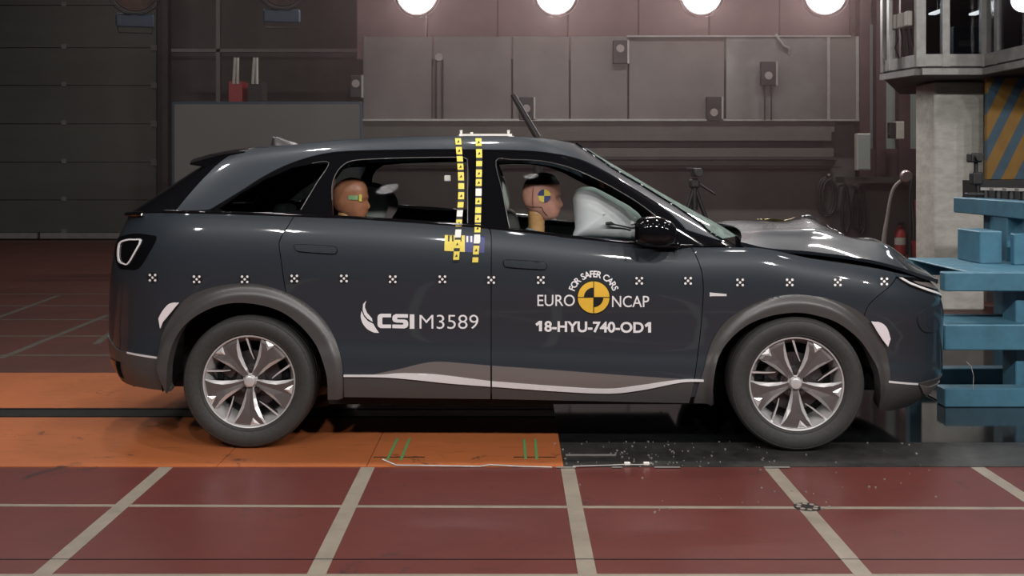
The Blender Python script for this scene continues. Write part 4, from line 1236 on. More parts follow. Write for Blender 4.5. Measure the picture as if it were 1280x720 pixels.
# green guide marks and thin ink lines on the orange plate
for x0, y0, x1, y1 in ((497, 548, 484, 575), (512, 548, 501, 575), (655, 549, 657, 574), (669, 549, 671, 574)):
    a, b_ = P(x0, y0, fy(y0)), P(x1, y1, fy(y1)); w = .007
    struct('green_mark', MB().add([(a.x - w, a.y, .0012), (a.x + w, a.y, .0012), (b_.x + w, b_.y, .0012), (b_.x - w, b_.y, .0012), (a.x - w, a.y, 0), (a.x + w, a.y, 0), (b_.x + w, b_.y, 0), (b_.x - w, b_.y, 0)], [(0, 1, 2, 3), (0, 4, 5, 1), (1, 5, 6, 2), (2, 6, 7, 3), (3, 7, 4, 0)]), M['green'], floor)
for x0, x1 in ((467, 531), (642, 695)):
    Yl = fy(571.5)
    struct('scale_line', MB().b2(((x0 - 640) * Yl / F, Yl - .006, 0), ((x1 - 640) * Yl / F, Yl + .006, .001)), M['slot'], floor)
# painted grid: near field
def strip(a, b_, w, m, name='floor_line', z=FZ, th=.0015):
    d = (b_ - a); d.z = 0; n = Vector((-d.y, d.x, 0)).normalized() * (w / 2)
    q = [a - n, a + n, b_ + n, b_ - n]
    vs = [(p.x, p.y, z + th) for p in q] + [(p.x, p.y, z) for p in q]
    struct(name, MB().add(vs, [(0, 1, 2, 3), (0, 4, 5, 1), (1, 5, 6, 2), (2, 6, 7, 3), (3, 7, 4, 0)]), m, floor)
for X in (-2.66, -1.68, -0.70, 0.27, 1.255, 2.26, 3.25):
    strip(Vector((X, 1.5, 0)), Vector((X, Y_OF - .003, 0)), 0.068, M['line'])
for py, w in ((631, 0.030), (718, 0.026)):
    Y = fy(py); strip(Vector((-7, Y + (.05 if py == 631 else 0), 0)), Vector((7, Y - (.08 if py == 631 else 0), 0)), w, M['line'], th=.0008)
# far field lines
for py in (367.5, 382, 399.5, 420, 444):
    Y = fy(py); strip(Vector((-11, Y, 0)), Vector((9, Y, 0)), 0.05, M['line_back'], z=-0.001, th=.0008)
for (x0, y0, x1, y1) in ((135, 393.7, 0, 448), (72.5, 369.5, -60, 418), (205, 366, 120, 430)):
    strip(P(x0, y0, fy(y0)), P(x1, y1, fy(y1)), 0.06, M['line_back'], z=-0.001)
# round reference target painted at the crossing of two lines
c = P(1009, 633, fy(633))
tg = MB(); tg.lathe([(0, .003), (.055, .003), (.058, .0)], (c.x, c.y, FZ), 'z', 32)
to_ = struct('floor_target', tg, M['ink'], floor)
q = MB()
for k in range(8):
    a = k * math.pi / 4
    q.lathe([(0, .0045), (.011, .0045), (.011, .003)], (c.x + .038 * math.cos(a), c.y + .038 * math.sin(a), FZ), 'z', 10)
q.build('target_dots', M['line'], to_)

strip(Vector((-6.5, fy(698), 0)), Vector((6.5, fy(698), 0)), 0.006, M['slot'], name='floor_seam', th=.0018)
for k, (x, y) in enumerate(((784, 581.5), (808, 581.5))):
    p = P(x, y, fy(y)); struct('cable_plug', MB().rbox((p.x, p.y, .008), (.03, .014, .016), .003, 1), M['tape_w'], floor)
struct('cable_run', MB().tube([P(x, y, fy(y)) + Vector((0, 0, .004)) for x, y in ((716, 584), (760, 582.5), (784, 581.5), (796, 582), (808, 581.5), (815, 580))], .003, 6), M['rail'], floor)
rnd = random.Random(11); cr_ = MB()
for k in range(130):
    px_ = rnd.gauss(800, 60) if k < 70 else rnd.uniform(720, 1170); py_ = rnd.uniform(552, 584) if k < 100 else rnd.uniform(586, 640)
    p = P(px_, py_, fy(py_)); s_ = rnd.uniform(.002, .006)
    cr_.box((p.x, p.y, (0 if py_ < 585 else FZ) + s_ / 2), (s_ * 1.6, s_, s_), Matrix.Rotation(rnd.uniform(0, 3), 3, 'Z'))
tag(cr_.build('glass_crumbs', M['rail']), 'tiny pale glass crumbs scattered on the dark plate under the bonnet', 'debris', kind='stuff')
WY = 21.3
struct('wall_back', MB().b2((-14, WY, 0), (12, WY + .2, 8)), M['wall_far'])
struct('wall_left', MB().b2((-14.2, -5, 0), (-14, WY, 8)), M['wall_dark'])
struct('wall_right', MB().b2((12, -5, 0), (12.2, WY, 8)), M['wall_dark'])
struct('wall_front', MB().b2((-14, -5.2, 0), (12, -5, 8)), M['wall_dark'])
struct('ceiling', MB().b2((-14, -5, 8), (12, WY, 8.2)), M['wall_dark'])
# sectional door
DY = 21.0
dr = empty('door_1', (0, DY, 0)); dr['kind'] = 'structure'; dr['label'] = 'large olive grey sectional door with pale bottom seal'
rows_ = [-60, 7, 60, 107, 155, 203, 250, 291]
x0, x1 = (-90 - 640) * DY / F, (196 - 640) * DY / F
for a, b_ in zip(rows_, rows_[1:]):
    z1, z0 = H - (a - HOR) * DY / F, H - (b_ - HOR) * DY / F
    MB().rbox(((x0 + x1) / 2, 0, (z0 + z1) / 2), (x1 - x0, .06, z1 - z0 - .010), .006, 1).build('door_section', M['door'], dr, 40)
    MB().b2((x1 - .10, -.06, z0 - .06), (x1 + .02, -.03, z0 + .06)).build('hinge', M['galpanel'], dr)
    MB().b2(((78 - 640) * DY / F, -.05, z0 - .02), ((84 - 640) * DY / F, -.03, z0 + .07)).build('hinge', M['board'], dr)
z1, z0 = H - (291 - HOR) * DY / F, H - (298 - HOR) * DY / F
xm = (50 - 640) * DY / F
MB().b2((x0, -.07, z0), (xm - .03, .0, z1)).build('bottom_seal', M['rail'], dr)
MB().b2((xm + .03, -.07, z0), (x1, .0, z1)).build('bottom_seal', M['rail'], dr)
struct('trim_1', MB().b2(((199 - 640) * 20.9 / F, 20.8, 0), ((206 - 640) * 20.9 / F, 21, 8)), M['beam_dark'])
struct('trim_2', MB().b2(((207 - 640) * 20.6 / F, 20.4, 0), ((214 - 640) * 20.6 / F, 20.6, 8)), M['beam_dark'])
# steel frame lines of the rear wall
RY = 20.2
struct('trim_3', MB().b2(((270 - 640) * RY / F, RY, 0), ((275 - 640) * RY / F, RY + .1, 8)), M['galpanel'])
struct('trim_4', MB().b2(((214 - 640) * RY / F, RY, H + (210 - 65) * RY / F), ((455 - 640) * RY / F, RY + .1, H + (210 - 61) * RY / F)), M['galpanel'])
# red and white stands leaning behind the board
for i, (xa, m_) in enumerate(((298, 'red'), (322, 'cream'))):
    s = empty('marker_stand', P(xa, 126, 13.9)); tag(s, ('red box stand with a pair of white poles behind the grey board', 'pale stand with two slanting white poles behind the grey board')[i], 'stand')
    p = MB()
    for dx, sl in ((-6, 2), (-1, 0)): p.cyl(P(xa + dx, 105, 13.9) - s.location, P(xa + dx + sl, 72, 13.9) - s.location, .022, None, 8)
    p.build('pole', M['cream'], s, 60)
    MB().b2(P(xa - 12, 140, 13.9) - s.location, P(xa + 12, 104, 14.2) - s.location).build('box', M[m_] if i == 0 else M['beam_dark'], s)
    lg = MB()
    for dx in (-.08, .08): lg.b2((dx - .015, .1, -s.location.z), (dx + .015, .13, P(0, 139, 13.9).z - s.location.z))
    lg.build('leg', M['beam_dark'], s)
# grey board in front of the rear wall
BY = 13.6
bd = empty('grey_board', ((334 - 640) * BY / F, BY, 0)); tag(bd, 'large plain grey board with dark frame behind the car roof', 'board')
xa, xb = (218 - 334) * BY / F, (450 - 334) * BY / F
zt_, zb_ = H + (210 - 130) * BY / F, 0.25
MB().b2((xa, 0, zb_), (xb, .04, zt_)).build('board_sheet', M['board'], bd)
MB().b2((xa - .02, -.01, zt_), (xb + .02, .05, zt_ + .03)).build('top_frame', M['bluebr'], bd)
for x in (xa - .012, xb + .012): MB().b2((x - .014, -.01, 0), (x + .014, .05, zt_)).build('post', M['bluebr'], bd)

# ------------------------------ gallery wall on the right half
GY = 17.4
def gx(px, Y=GY): return (px - 640) * Y / F
def gz(py, Y=GY): return H + (HOR - py) * Y / F
gal = empty('wall_gallery', (0, GY, 0)); gal['kind'] = 'structure'; gal['label'] = 'grey panelled gallery wall above the long ledge'
seam = [453, 541, 640, 712, 785, 906]
for a, b_ in zip(seam, seam[1:]):
    MB().rbox(((gx(a) + gx(b_)) / 2, 0, (gz(46) + gz(150)) / 2), (gx(b_) - gx(a) - .02, .06, gz(46) - gz(150)), .01, 1).build('wall_panel', M['galpanel'], gal)
for a, b_, m_ in ((906.5, 1032, 'steelpanel'), (1036, 1071, 'galpanel')):
    MB().rbox(((gx(a) + gx(b_)) / 2, -.03, (gz(46) + gz(149)) / 2), (gx(b_) - gx(a), .06, gz(46) - gz(149)), .01, 1).build('wall_panel', M[m_], gal)
MB().b2((gx(453), -.10, gz(151.5)), (gx(1072), .05, gz(149))).build('ledge', M['rail'], gal)
MB().b2((gx(783), -.08, gz(46.8)), (gx(1062), .0, gz(45))).build('top_rail', M['rail'], gal)
for px in (1034, 1070): MB().b2((gx(px - 2), -.08, gz(152)), (gx(px + 2), .0, gz(46))).build('mullion', M['rail'], gal)
for px, w in ((455, 2), (541, 1), (547, 1), (555, 1)): MB().b2((gx(px), -.05, gz(150)), (gx(px + w), -.03, gz(46 if px == 455 else 82))).build('conduit', M['galpanel'], gal)
up = empty('wall_upper', (0, GY + .5, 0)); up['kind'] = 'structure'; up['label'] = 'ribbed wall above the gallery, colour reddened for lamp flare'
Yu = GY + .5
for a in range(446, 1150, 88):
    MB().rbox((((a + a + 87.4) / 2 - 640) * Yu / F, 0, (gz(75, Yu) + 8) / 2), (87.4 * Yu / F, .08, 8 - gz(75, Yu)), .015, 1).build('wall_rib', M['wall_flare'], up)
for a, b_, y0, y1, m_, dy in ((453, 1042, 152, 165, 'beam', 0), (453, 1036, 165, 176, 'beam', -.1), (453, 1030, 176.5, 184, 'beam_dark', .1), (453, 1040, 185, 196, 'beam', -.05), (453, 1044, 196.5, 199.5, 'beam_dark', -.12), (453, 1046, 200, 207, 'beam', 0), (453, 1050, 208, 210, 'beam_dark', -.05)):
    o = struct('trim_%d' % (10 + y0), MB().b2((gx(a), GY - .05 + dy, gz(y1)), (gx(b_), GY + .25 + dy, gz(y0))), M[m_])
struct('wall_lower', MB().b2((gx(453), GY + .25, 0), (gx(1250), GY + .4, gz(150))), M['wall'])

# bay of dark posts with pale panes
bay = empty('window_1', (0, GY, 0)); bay['kind'] = 'structure'; bay['label'] = 'tall narrow pale green panes between dark posts'
for a, b_ in ((1085, 1092), (1105, 1120), (1135, 1154)):
    MB().b2((gx(a - 1), .05, gz(187)), (gx(b_ + 1), .09, gz(30))).build('pane', M['pale'], bay)
for a, b_ in ((1072, 1084.5), (1092.5, 1104.5), (1120.5, 1134.5), (1154.5, 1180)):
    MB().b2((gx(a), -.12, gz(225)), (gx(b_), .12, 7)).build('post', M['beam_red'], bay)
MB().b2((gx(1072), -.06, gz(226)), (gx(1180), .12, gz(186))).build('sill_panel', M['beam_red'], bay)
MB().b2((gx(1044), -.5, gz(228)), (gx(1172), -.02, gz(221))).build('work_ledge', M['beam_dark'], bay)
sw = empty('switch_box', P(1119, 163, 17)); tag(sw, 'cream wall switch box on the dark post between pale panes', 'switch box')
MB().rbox((0.06, 0, 0), (.13, .14, .29), .012, 2).build('box', M['cream'], sw)
MB().rbox((-.06, 0, 0), (.10, .12, .26), .01, 2).build('switch_housing', M['dark'], sw)
MB().cyl((-.11, -.03, -.05), (-.14, -.08, -.08), .02, .015, 8).build('lever', M['dark'], sw)
cb = empty('wall_cabinet', P(1078, 213, 16.9)); tag(cb, 'pale grey narrow wall cabinet hanging left of the panes', 'cabinet')
MB().rbox((0, 0, .30), (.22, .14, .60), .012, 2).build('cabinet_body', M['cream'], cb)
MB().rbox((0, -.075, .30), (.19, .012, .56), .004, 1).build('cabinet_door', M['pale'], cb)
# coils of cable on the wall
def coil(px, py, rw, rh, n, label, hang):
    Y = 17.4; c = P(px, py, Y); o = empty('cable_coil', c); tag(o, label, 'cable coil')
    rnd = random.Random(px)
    for k in range(n):
        a, b_ = rw * rnd.uniform(.75, 1.05) / 74.7 * .95, rh * rnd.uniform(.85, 1.05) / 74.7 * .95
        cx_ = rnd.uniform(-.04, .04); y = -.04 * rnd.random()
        if hang: pts = [(cx_ + a * math.sin(t) * (0.45 + 0.55 * (1 - math.cos(t)) / 2), y, b_ * math.cos(t)) for t in np.linspace(0, 2 * math.pi, 28, False)]
        else: pts = [(cx_ + a * math.sin(t), y, b_ * math.cos(t)) for t in np.linspace(0, 2 * math.pi, 28, False)]
        MB().tube(pts, .022, 6, closed=True).build('loop', M['cable'], o, 60)
    MB().cyl((0, .26, rh / 74.7), (0, -.1, rh / 74.7 + .02), .02, None, 8).build('hook', M['rail'], o)
coil(1034, 246, 11, 26, 5, 'round coil of dark cable hung on the wall by the ledge', False)
coil(1055, 262, 7, 30, 4, 'long dark cable loop hung left of the twin loop', True)
coil(1073, 262, 7, 30, 4, 'long dark cable loop hung nearest the flexible lamp', True)
# fire extinguisher, bucket with tools
fx = empty('fire_extinguisher', P(1125, 317, 17.3)); fx.location.z = FZ; tag(fx, 'red fire extinguisher standing by the lower wall', 'extinguisher')
MB().lathe([(0, 0), (.085, 0), (.09, .03), (.09, .38), (.07, .44), (.03, .47), (.03, .50), (0, .50)], axis='z', seg=20).build('cylinder', M['red'], fx, 40)
MB().rbox((.02, 0, .53), (.12, .03, .04), .008, 1).build('valve_handle', M['dark'], fx)
MB().lathe([(.0915, .18), (.0915, .30)], axis='z', seg=20).build('paper_label', M['cream'], fx, 40)
bk = empty('bucket', P(1155, 318, 16.4)); bk.location.z = FZ; tag(bk, 'red bucket holding upright poles beside the white column', 'bucket')
MB().lathe([(0, 0.01), (.15, 0), (.19, .30), (.18, .30), (.145, .02), (0, .02)], axis='z', seg=20).build('pail', M['red'], bk, 40)
for i, (dx, h, m_) in enumerate(((-.07, .95, 'red'), (.0, 1.3, 'cable'), (.06, .9, 'hose'))):
    MB().cyl((dx, 0, .02), (dx * 1.6, .05, h), .016, None, 8).build('pole', M[m_], bk, 60)
st_ = empty('spray_unit', P(1160, 305, 17.0)); tag(st_, 'pale boxed unit hanging behind the bucket by the white column', 'unit')
st_.location.z = FZ
MB().rbox((.05, 0, .30), (.20, .18, .60), .03, 2).build('casing', M['cream'], st_)
MB().rbox((.05, 0, .62), (.22, .2, .06), .02, 2).build('lid', M['red'], st_)
hc_ = empty('hose_bundle', P(1143, 320, 16.8)); hc_.location.z = FZ; tag(hc_, 'dark upright bundle of hoses between extinguisher and bucket', 'hoses')
for i in range(4):
    x = -.07 + .045 * i
    MB().tube([(x, 0, 0), (x + .02 * math.sin(i), 0, .5), (x - .01, .03 * i, 1.0), (x * .4, 0, 1.35)], .022, 6).build('hose', M['cable'], hc_, 60)
# flexible lamp with a pale neck
fl = empty('flexible_lamp', P(1105, 318, 12.5)); fl.location.z = FZ; tag(fl, 'pale bent hose lamp with round metal head behind the bonnet', 'lamp')
q = lambda px, py: P(px, py, 12.5) - Vector(fl.location)
pts = cr([(0, 0, 0), tuple(q(1104, 330)), tuple(q(1105, 300)), tuple(q(1109, 272)), tuple(q(1113, 248)), tuple(q(1118, 234)), tuple(q(1126, 226))], 5)
MB().tube(pts, [.045 - .026 * min(1, i / 16) for i in range(len(pts))], 10).build('neck', M['hose'], fl, 60)
MB().lathe([(0, -.05), (.055, -.05), (.068, -.035), (.072, 0), (.05, .04), (0, .05)], tuple(q(1132, 220)), 'y', 24).build('head', M['bezel'], fl, 40)
MB().lathe([(0, -.052), (.035, -.053), (.035, -.05)], tuple(q(1132, 220)), 'y', 20).build('lens', M['disc'], fl, 40)

# ------------------------------ target boards on the ledge
def target(px, py, w, h, disc_dy, label, pole=None, Y=17.33, board=True):
    o = empty('target_board', P(px, py + h / 2, Y)); tag(o, label, 'target board', 'dark boards with a grey disc on the gallery wall')
    s = Y / F
    if board:
        MB().rbox((0, 0, h / 2 * s), (w * s, .08, h * s), .01, 1).build('board', M['dark'], o)
        MB().b2((w / 2 * s, -.03, 0), (w / 2 * s + .03, .05, h * s)).build('edge_strip', M['rail'], o)
    MB().lathe([(0, -.055), (.062, -.055), (.068, -.04), (.068, 0)], (0, 0, (h / 2 - disc_dy) * s), 'y', 24).build('disc', M['disc'], o, 40)
    for dx in ((-.055, .055) if pole else ()): MB().cyl((dx, 0, -pole * s), (dx, 0, 0.02), .014, None, 8).build('pole', M['dark'], o, 60)
target(445, 108, 14, 28, -3, 'dark board with grey disc above the grey board, leftmost of all')
target(549, 72, 10, 10, 0, 'small grey disc on a thin pole left of the tape strips', pole=72, board=False)
target(775, 65, 18, 29, -4, 'dark board with grey disc highest on the gallery wall')
target(658, 136, 18, 29, 0, 'dark board with grey disc on the ledge above the front dummy')
target(892, 136, 19, 30, 5, 'dark board with grey disc on the ledge left of the steel panel')
target(960, 92, 19, 30, 3, 'dark board with grey disc raised on two poles before the steel panel', pole=43, Y=17.27)
# loose pale cable under the right lamp
cc = MB().tube([P(970, 43, 17.34), P(974, 50, 17.3), P(979, 57, 17.3), P(986, 60, 17.3), P(986, 68, 17.34)], .022, 6)
tag(cc.build('hanging_cable', M['rail'], None, 60), 'short pale loose cable hanging below the right lit floodlight', 'cable')
# dark diagonal boom
bm_ = empty('boom_arm', P(672, 172, 11)); tag(bm_, 'dark slanting boom rising behind the car roof', 'boom')
MB().cyl((0, 0, -.9), (0, 0, .0), .05, None, 10).build('post', M['beam_dark'], bm_, 60)
MB().cyl((0, 0, 0), P(641, 118, 11) - bm_.location, .04, .03, 10).build('arm', M['dark'], bm_, 60)
MB().b2((-.25, -.25, -1.9), (.25, .25, -1.85)).build('foot', M['beam_dark'], bm_); MB().cyl((0, 0, -1.86), (0, 0, -.9), .06, None, 10).build('mast', M['beam_dark'], bm_, 60)
bm_.location.z += 0

# ------------------------------ tripod with camera
tp = empty('camera_tripod', P(868, 262, 10.4)); tp.location.z = FZ; tag(tp, 'black camera on a tripod seen beyond the windscreen', 'tripod')
s = 10.4 / F; zz = lambda py: H - (py - HOR) * s
for dx, dy in ((-.42, -.1), (.45, -.05), (.0, .35)):
    MB().cyl((0, 0, zz(232)), (dx, dy, 0), .024, .016, 8).build('leg', M['dark'], tp, 60)
MB().cyl((0, 0, zz(262)), (0, 0, zz(222)), .032, None, 10).build('centre_column', M['dark'], tp, 60)
MB().rbox((0, 0, zz(229)), (.10, .10, .09), .02, 2).build('shoulder', M['dark'], tp)
MB().rbox((.02, 0, zz(215)), (.09, .16, .085), .012, 2).build('camera_body', M['dark'], tp)
MB().rbox((-.03, -.02, zz(210.5)), (.09, .05, .022), .006, 1).build('top_handle', M['dark'], tp)
MB().cyl((.02, -.08, zz(215)), (.02, -.16, zz(215)), .035, .04, 12).build('lens', M['dark'], tp, 60)
MB().cyl((0, 0, zz(226)), (.22, .05, zz(243)), .011, None, 8).build('pan_handle', M['dark'], tp, 60)

# ------------------------------ white column, striped panel, crash block
CY = 10.6
cl = struct('column_white', MB().rbox(((1199.5 - 640) * CY / F, CY + .25, 1.165), (62.5 * CY / F, .5, 2.33), .015, 1), M['concrete'])
cl['label'] = 'white painted concrete column right of the bonnet'
SY = 10.2
sp_ = MB().rbox((0, 0, 0), ((1330 - 1232) * SY / F, .06, (225 - 98) * SY / F), .006, 1).build('striped_panel', M['stripes'], None, loc=((1281 - 640) * SY / F, SY, gz(161, SY)))
tag(sp_, 'worn yellow and blue diagonal striped panel at the right edge', 'panel')
struct('wall_block', MB().b2(((1236 - 640) * 11.2 / F, 11.25, 0), (9, 13, 2.30)), M['wall'])

# ------------------------------ blue barrier frame
ba = empty('crash_barrier', (3.4, 6.9, 0)); tag(ba, 'blue painted steel barrier frame in front of the car nose', 'barrier')
def bb(name, lo, hi, m_='blue', bev=.006):
    lo = Vector(lo) - Vector(ba.location); hi = Vector(hi) - Vector(ba.location)
    c = (lo + hi) / 2; d = hi - lo
    return MB().rbox(c, (abs(d.x), abs(d.y), abs(d.z)), bev, 1).build(name, M[m_], ba)
XL, XR = 2.62, 5.2
bb('base_beam', (XL, 6.30, 0), (XR, 6.42, .115)); bb('base_beam', (XL, 6.92, 0), (XR, 7.04, .115))
bb('base_plate', (XL + .03, 6.42, 0), (XR, 6.92, .012), 'beam_dark')
bb('middle_beam', (XL, 6.30, .345), (XR, 6.36, .500)); bb('middle_beam', (XL, 6.70, .345), (XR, 6.78, .500)); bb('middle_shelf', (XL, 6.36, .485), (XR, 6.70, .497))
bb('upper_beam', (2.63, 6.32, .700), (XR, 6.40, .815)); bb('upper_shelf', (2.80, 6.40, .800), (XR, 7.36, .815)); bb('upper_beam', (2.80, 7.28, .700), (XR, 7.36, .812))
for x in (3.12, 4.2): bb('upright', (x, 6.44, .012), (x + .10, 6.62, .80)); 
for x in (3.36, 4.3): bb('upright', (x, 7.06, 0), (x + .12, 7.26, 1.20))
for x, z0 in ((2.66, .115), ): bb('strut', (x, 6.95, z0), (x + .08, 7.03, .70))
# box and top beam
x0, x1 = (1225 - 640) * 6.9 / F, (1253 - 640) * 6.9 / F
bb('box', (x0, 6.9, .815), (x1, 7.25, H - (289 - HOR) * 6.9 / F))
a = P(1205, 255.5, 7.9); b_ = P(1300, 264, 6.75)
tb = MB(); d = (b_ - a); ang = math.atan2(d.y, d.x)
tb.rbox(((a + b_) / 2 - Vector(ba.location)), (d.length, .16, .115), .006, 1, Matrix.Rotation(ang, 3, 'Z'))
tb.build('top_beam', M['blue'], ba)
for px, Y in ((1237, 7.55), (1272, 7.15)):
    p = P(px, 300, Y); bb('upright', (p.x, p.y, .815), (p.x + .09, p.y + .1, H - (266 - HOR) * Y / F))
ins = P(1268, 305, 6.8); bb('gusset', (ins.x, 6.8, .815), (ins.x + .3, 6.86, 1.02))
for i in range(5):
    Y = 7.75 - .22 * i; p = P(1232 + i * 16, 247 + i * .7, Y) - Vector(ba.location)
    MB().cyl(p - Vector((0, 0, .03)), p + Vector((0, 0, .06)), .030, .024, 8).build('bolt', M['dark'], ba)
    MB().b2(p + Vector((-.05, -.03, .055)), p + Vector((.05, .03, .075))).build('washer', M['rail'], ba)
dk = P(1262, 238, 8.4) - Vector(ba.location)
MB().b2(dk + Vector((-.25, 0, -.12)), dk + Vector((.8, .3, .08))).build('cable_tray', M['dark'], ba)
MB().tube([Vector(p) - Vector(ba.location) for p in (P(1208, 452, 6.36), P(1214, 458, 6.34), P(1217, 470, 6.34), P(1216, 488, 6.29))], .002, 6).build('thin_wire', M['rail'], ba, 60)
# small camera clamped above the barrier
sc_ = empty('barrier_camera', P(1218, 247, 7.75)); tag(sc_, 'small black camera on a clamp arm above the blue beam', 'camera')
u = 7.75 / F
MB().rbox((0, 0, 50 * u), (14 * u, .10, 12 * u), .01, 2).build('camera_head', M['dark'], sc_)
MB().cyl((0, -.05, 50 * u), (0, -.09, 50 * u), .022, .026, 12).build('lens', M['dark'], sc_, 60)
MB().cyl((2 * u, 0, 44 * u), (2 * u, 0, 30 * u), .016, None, 8).build('arm', M['dark'], sc_, 60)
MB().rbox((2 * u, 0, 24 * u), (13 * u, .08, 16 * u), .012, 2).build('clamp', M['dark'], sc_)
MB().cyl((4 * u, 0, 16 * u), (5 * u, 0, 0), .02, None, 8).build('stem', M['dark'], sc_, 60)
MB().rbox((0, 0, 4 * u), (22 * u, .06, 4 * u), .006, 1).build('foot_plate', M['dark'], sc_)

# ------------------------------ control cabin, upper right
CB = empty('control_cabin', P(1190, 90, 10)); tag(CB, 'raised glazed control cabin with pale metal frame at upper right', 'cabin')
org = Vector(CB.location)
pl = [P(1106, 90, 10.6), P(1150, 90, 10.0), P(1232, 90, 10.0), P(1300, 90, 9.0)]
pl = [Vector((p.x, p.y, 0)) for p in pl] + [Vector((7.0, 8.2, 0))]
zB = H + (HOR - 90) * 10 / F
def wallseg(a, b_, z0, z1, th, name, m_, out=0.0):
    d = b_ - a; n = Vector((d.y, -d.x, 0)).normalized()
    c = (a + b_) / 2 + n * out; c.z = (z0 + z1) / 2
    R = Matrix.Rotation(math.atan2(d.y, d.x), 3, 'Z')
    MB().box(c - org, (d.length, th, z1 - z0), R).build(name, M[m_], CB)
back = [Vector((4.70, 12.6, 0)), Vector((7.0, 12.6, 0))]
for i in range(4):
    a, b_ = pl[i], pl[i + 1]
    wallseg(a, b_, zB - .03, zB + .03, .08, 'floor_edge', 'alu', .02)
    wallseg(a, b_, zB + .055, zB + .17, .05, 'kick_panel', 'alu')
    wallseg(a, b_, zB + .03, zB + .055, .03, 'shadow_joint', 'dark')
    if i: wallseg(a, b_, zB + .17, zB + 1.4, .012, 'cabin_window', 'cabin_glass')
for p, w in ((pl[0], .07), (pl[1], .09), (pl[2], .10), ((pl[0] + pl[1]) / 2 + Vector((-.10, .06, 0)), .035), ((pl[1] * .15 + pl[0] * .85), .03), ((pl[1] * .62 + pl[2] * .38), .07), ((pl[2] * .75 + pl[3] * .25), .05)):
    MB().b2(p + Vector((-w / 2, -.03, zB + .05)) - org, p + Vector((w / 2, .03, zB + 1.6)) - org).build('mullion', M['alu'], CB)
fl_ = MB(); pp = pl + [back[1], back[0]]
n = len(pp)
fl_.add([p + Vector((0, 0, zB - .03)) - org for p in pp] + [p + Vector((0, 0, zB + .02)) - org for p in pp], [tuple(range(n)), tuple(range(n, 2 * n))] + [(i, (i + 1) % n, n + (i + 1) % n, n + i) for i in range(n)])
fl_.build('cabin_floor', M['beam_dark'], CB)
fl2 = MB(); fl2.add([p + Vector((0, 0, zB + 1.6)) - org for p in pp] + [p + Vector((0, 0, zB + 1.7)) - org for p in pp], [tuple(range(n)), tuple(range(n, 2 * n))] + [(i, (i + 1) % n, n + (i + 1) % n, n + i) for i in range(n)])
fl2.build('cabin_roof', M['alu'], CB)
wallseg(back[0], back[1], zB, zB + 1.6, .05, 'back_wall', 'beam_red')
# cream boxes and their cables in the open left bay
for i in range(3):
    p = P(1118 + i * 8.5, 28 - i * 2.2, 10.35 - .12 * i)
    o = MB().rbox((0, 0, 0), (.055, .10, .145), .008, 1).build('junction_box', M['cream'], None, loc=p)
    tag(o, 'cream junction box in the open cabin bay, %s of three' % ('leftmost', 'middle one', 'rightmost')[i], 'junction box', 'junction boxes in the cabin bay')
for i in range(4):
    o = MB().tube([P(1120 + i * 6, 36, 10.3) , P(1122 + i * 6, 50, 10.3), P(1119 + i * 8, 60, 10.3), P(1124 + i * 6, 73, 10.3)], .009, 6).build('bay_cable', M['cable'], None, 60)
    tag(o, 'dark cable hanging below the junction boxes in the cabin bay, %s of four' % ('leftmost', 'second', 'third', 'rightmost')[i], 'cable', 'cables in the cabin bay')
# monitor and desk inside
mo = empty('cabin_monitor', P(1205, 60, 10.9)); tag(mo, 'dim blue grey equipment case behind the cabin glass', 'equipment')
MB().rbox((0, 0, 0), (.34, .3, .42), .01, 1).build('case', M['bluebr'], mo)
MB().b2((-.12, -.16, .0), (.05, -.15, .06)).build('panel_label', M['disc'], mo)
# cabin luminaires
for i, (px, py) in enumerate(((1172, 15), (1223, 15.5))):
    o = MB().rbox((0, 0, 0), (.075, .3, .022), .004, 1).build('cabin_light', M['strip_fill'], None, loc=P(px, py, 11))
    MB().cyl((0, 0, .01), (0, 0, zB + 1.599 - o.location.z), .006, None, 6).build('hanger', M['alu'], o)
    tag(o, 'small bright strip light inside the cabin, %s one' % ('left', 'right')[i], 'light', 'strip lights in the cabin')

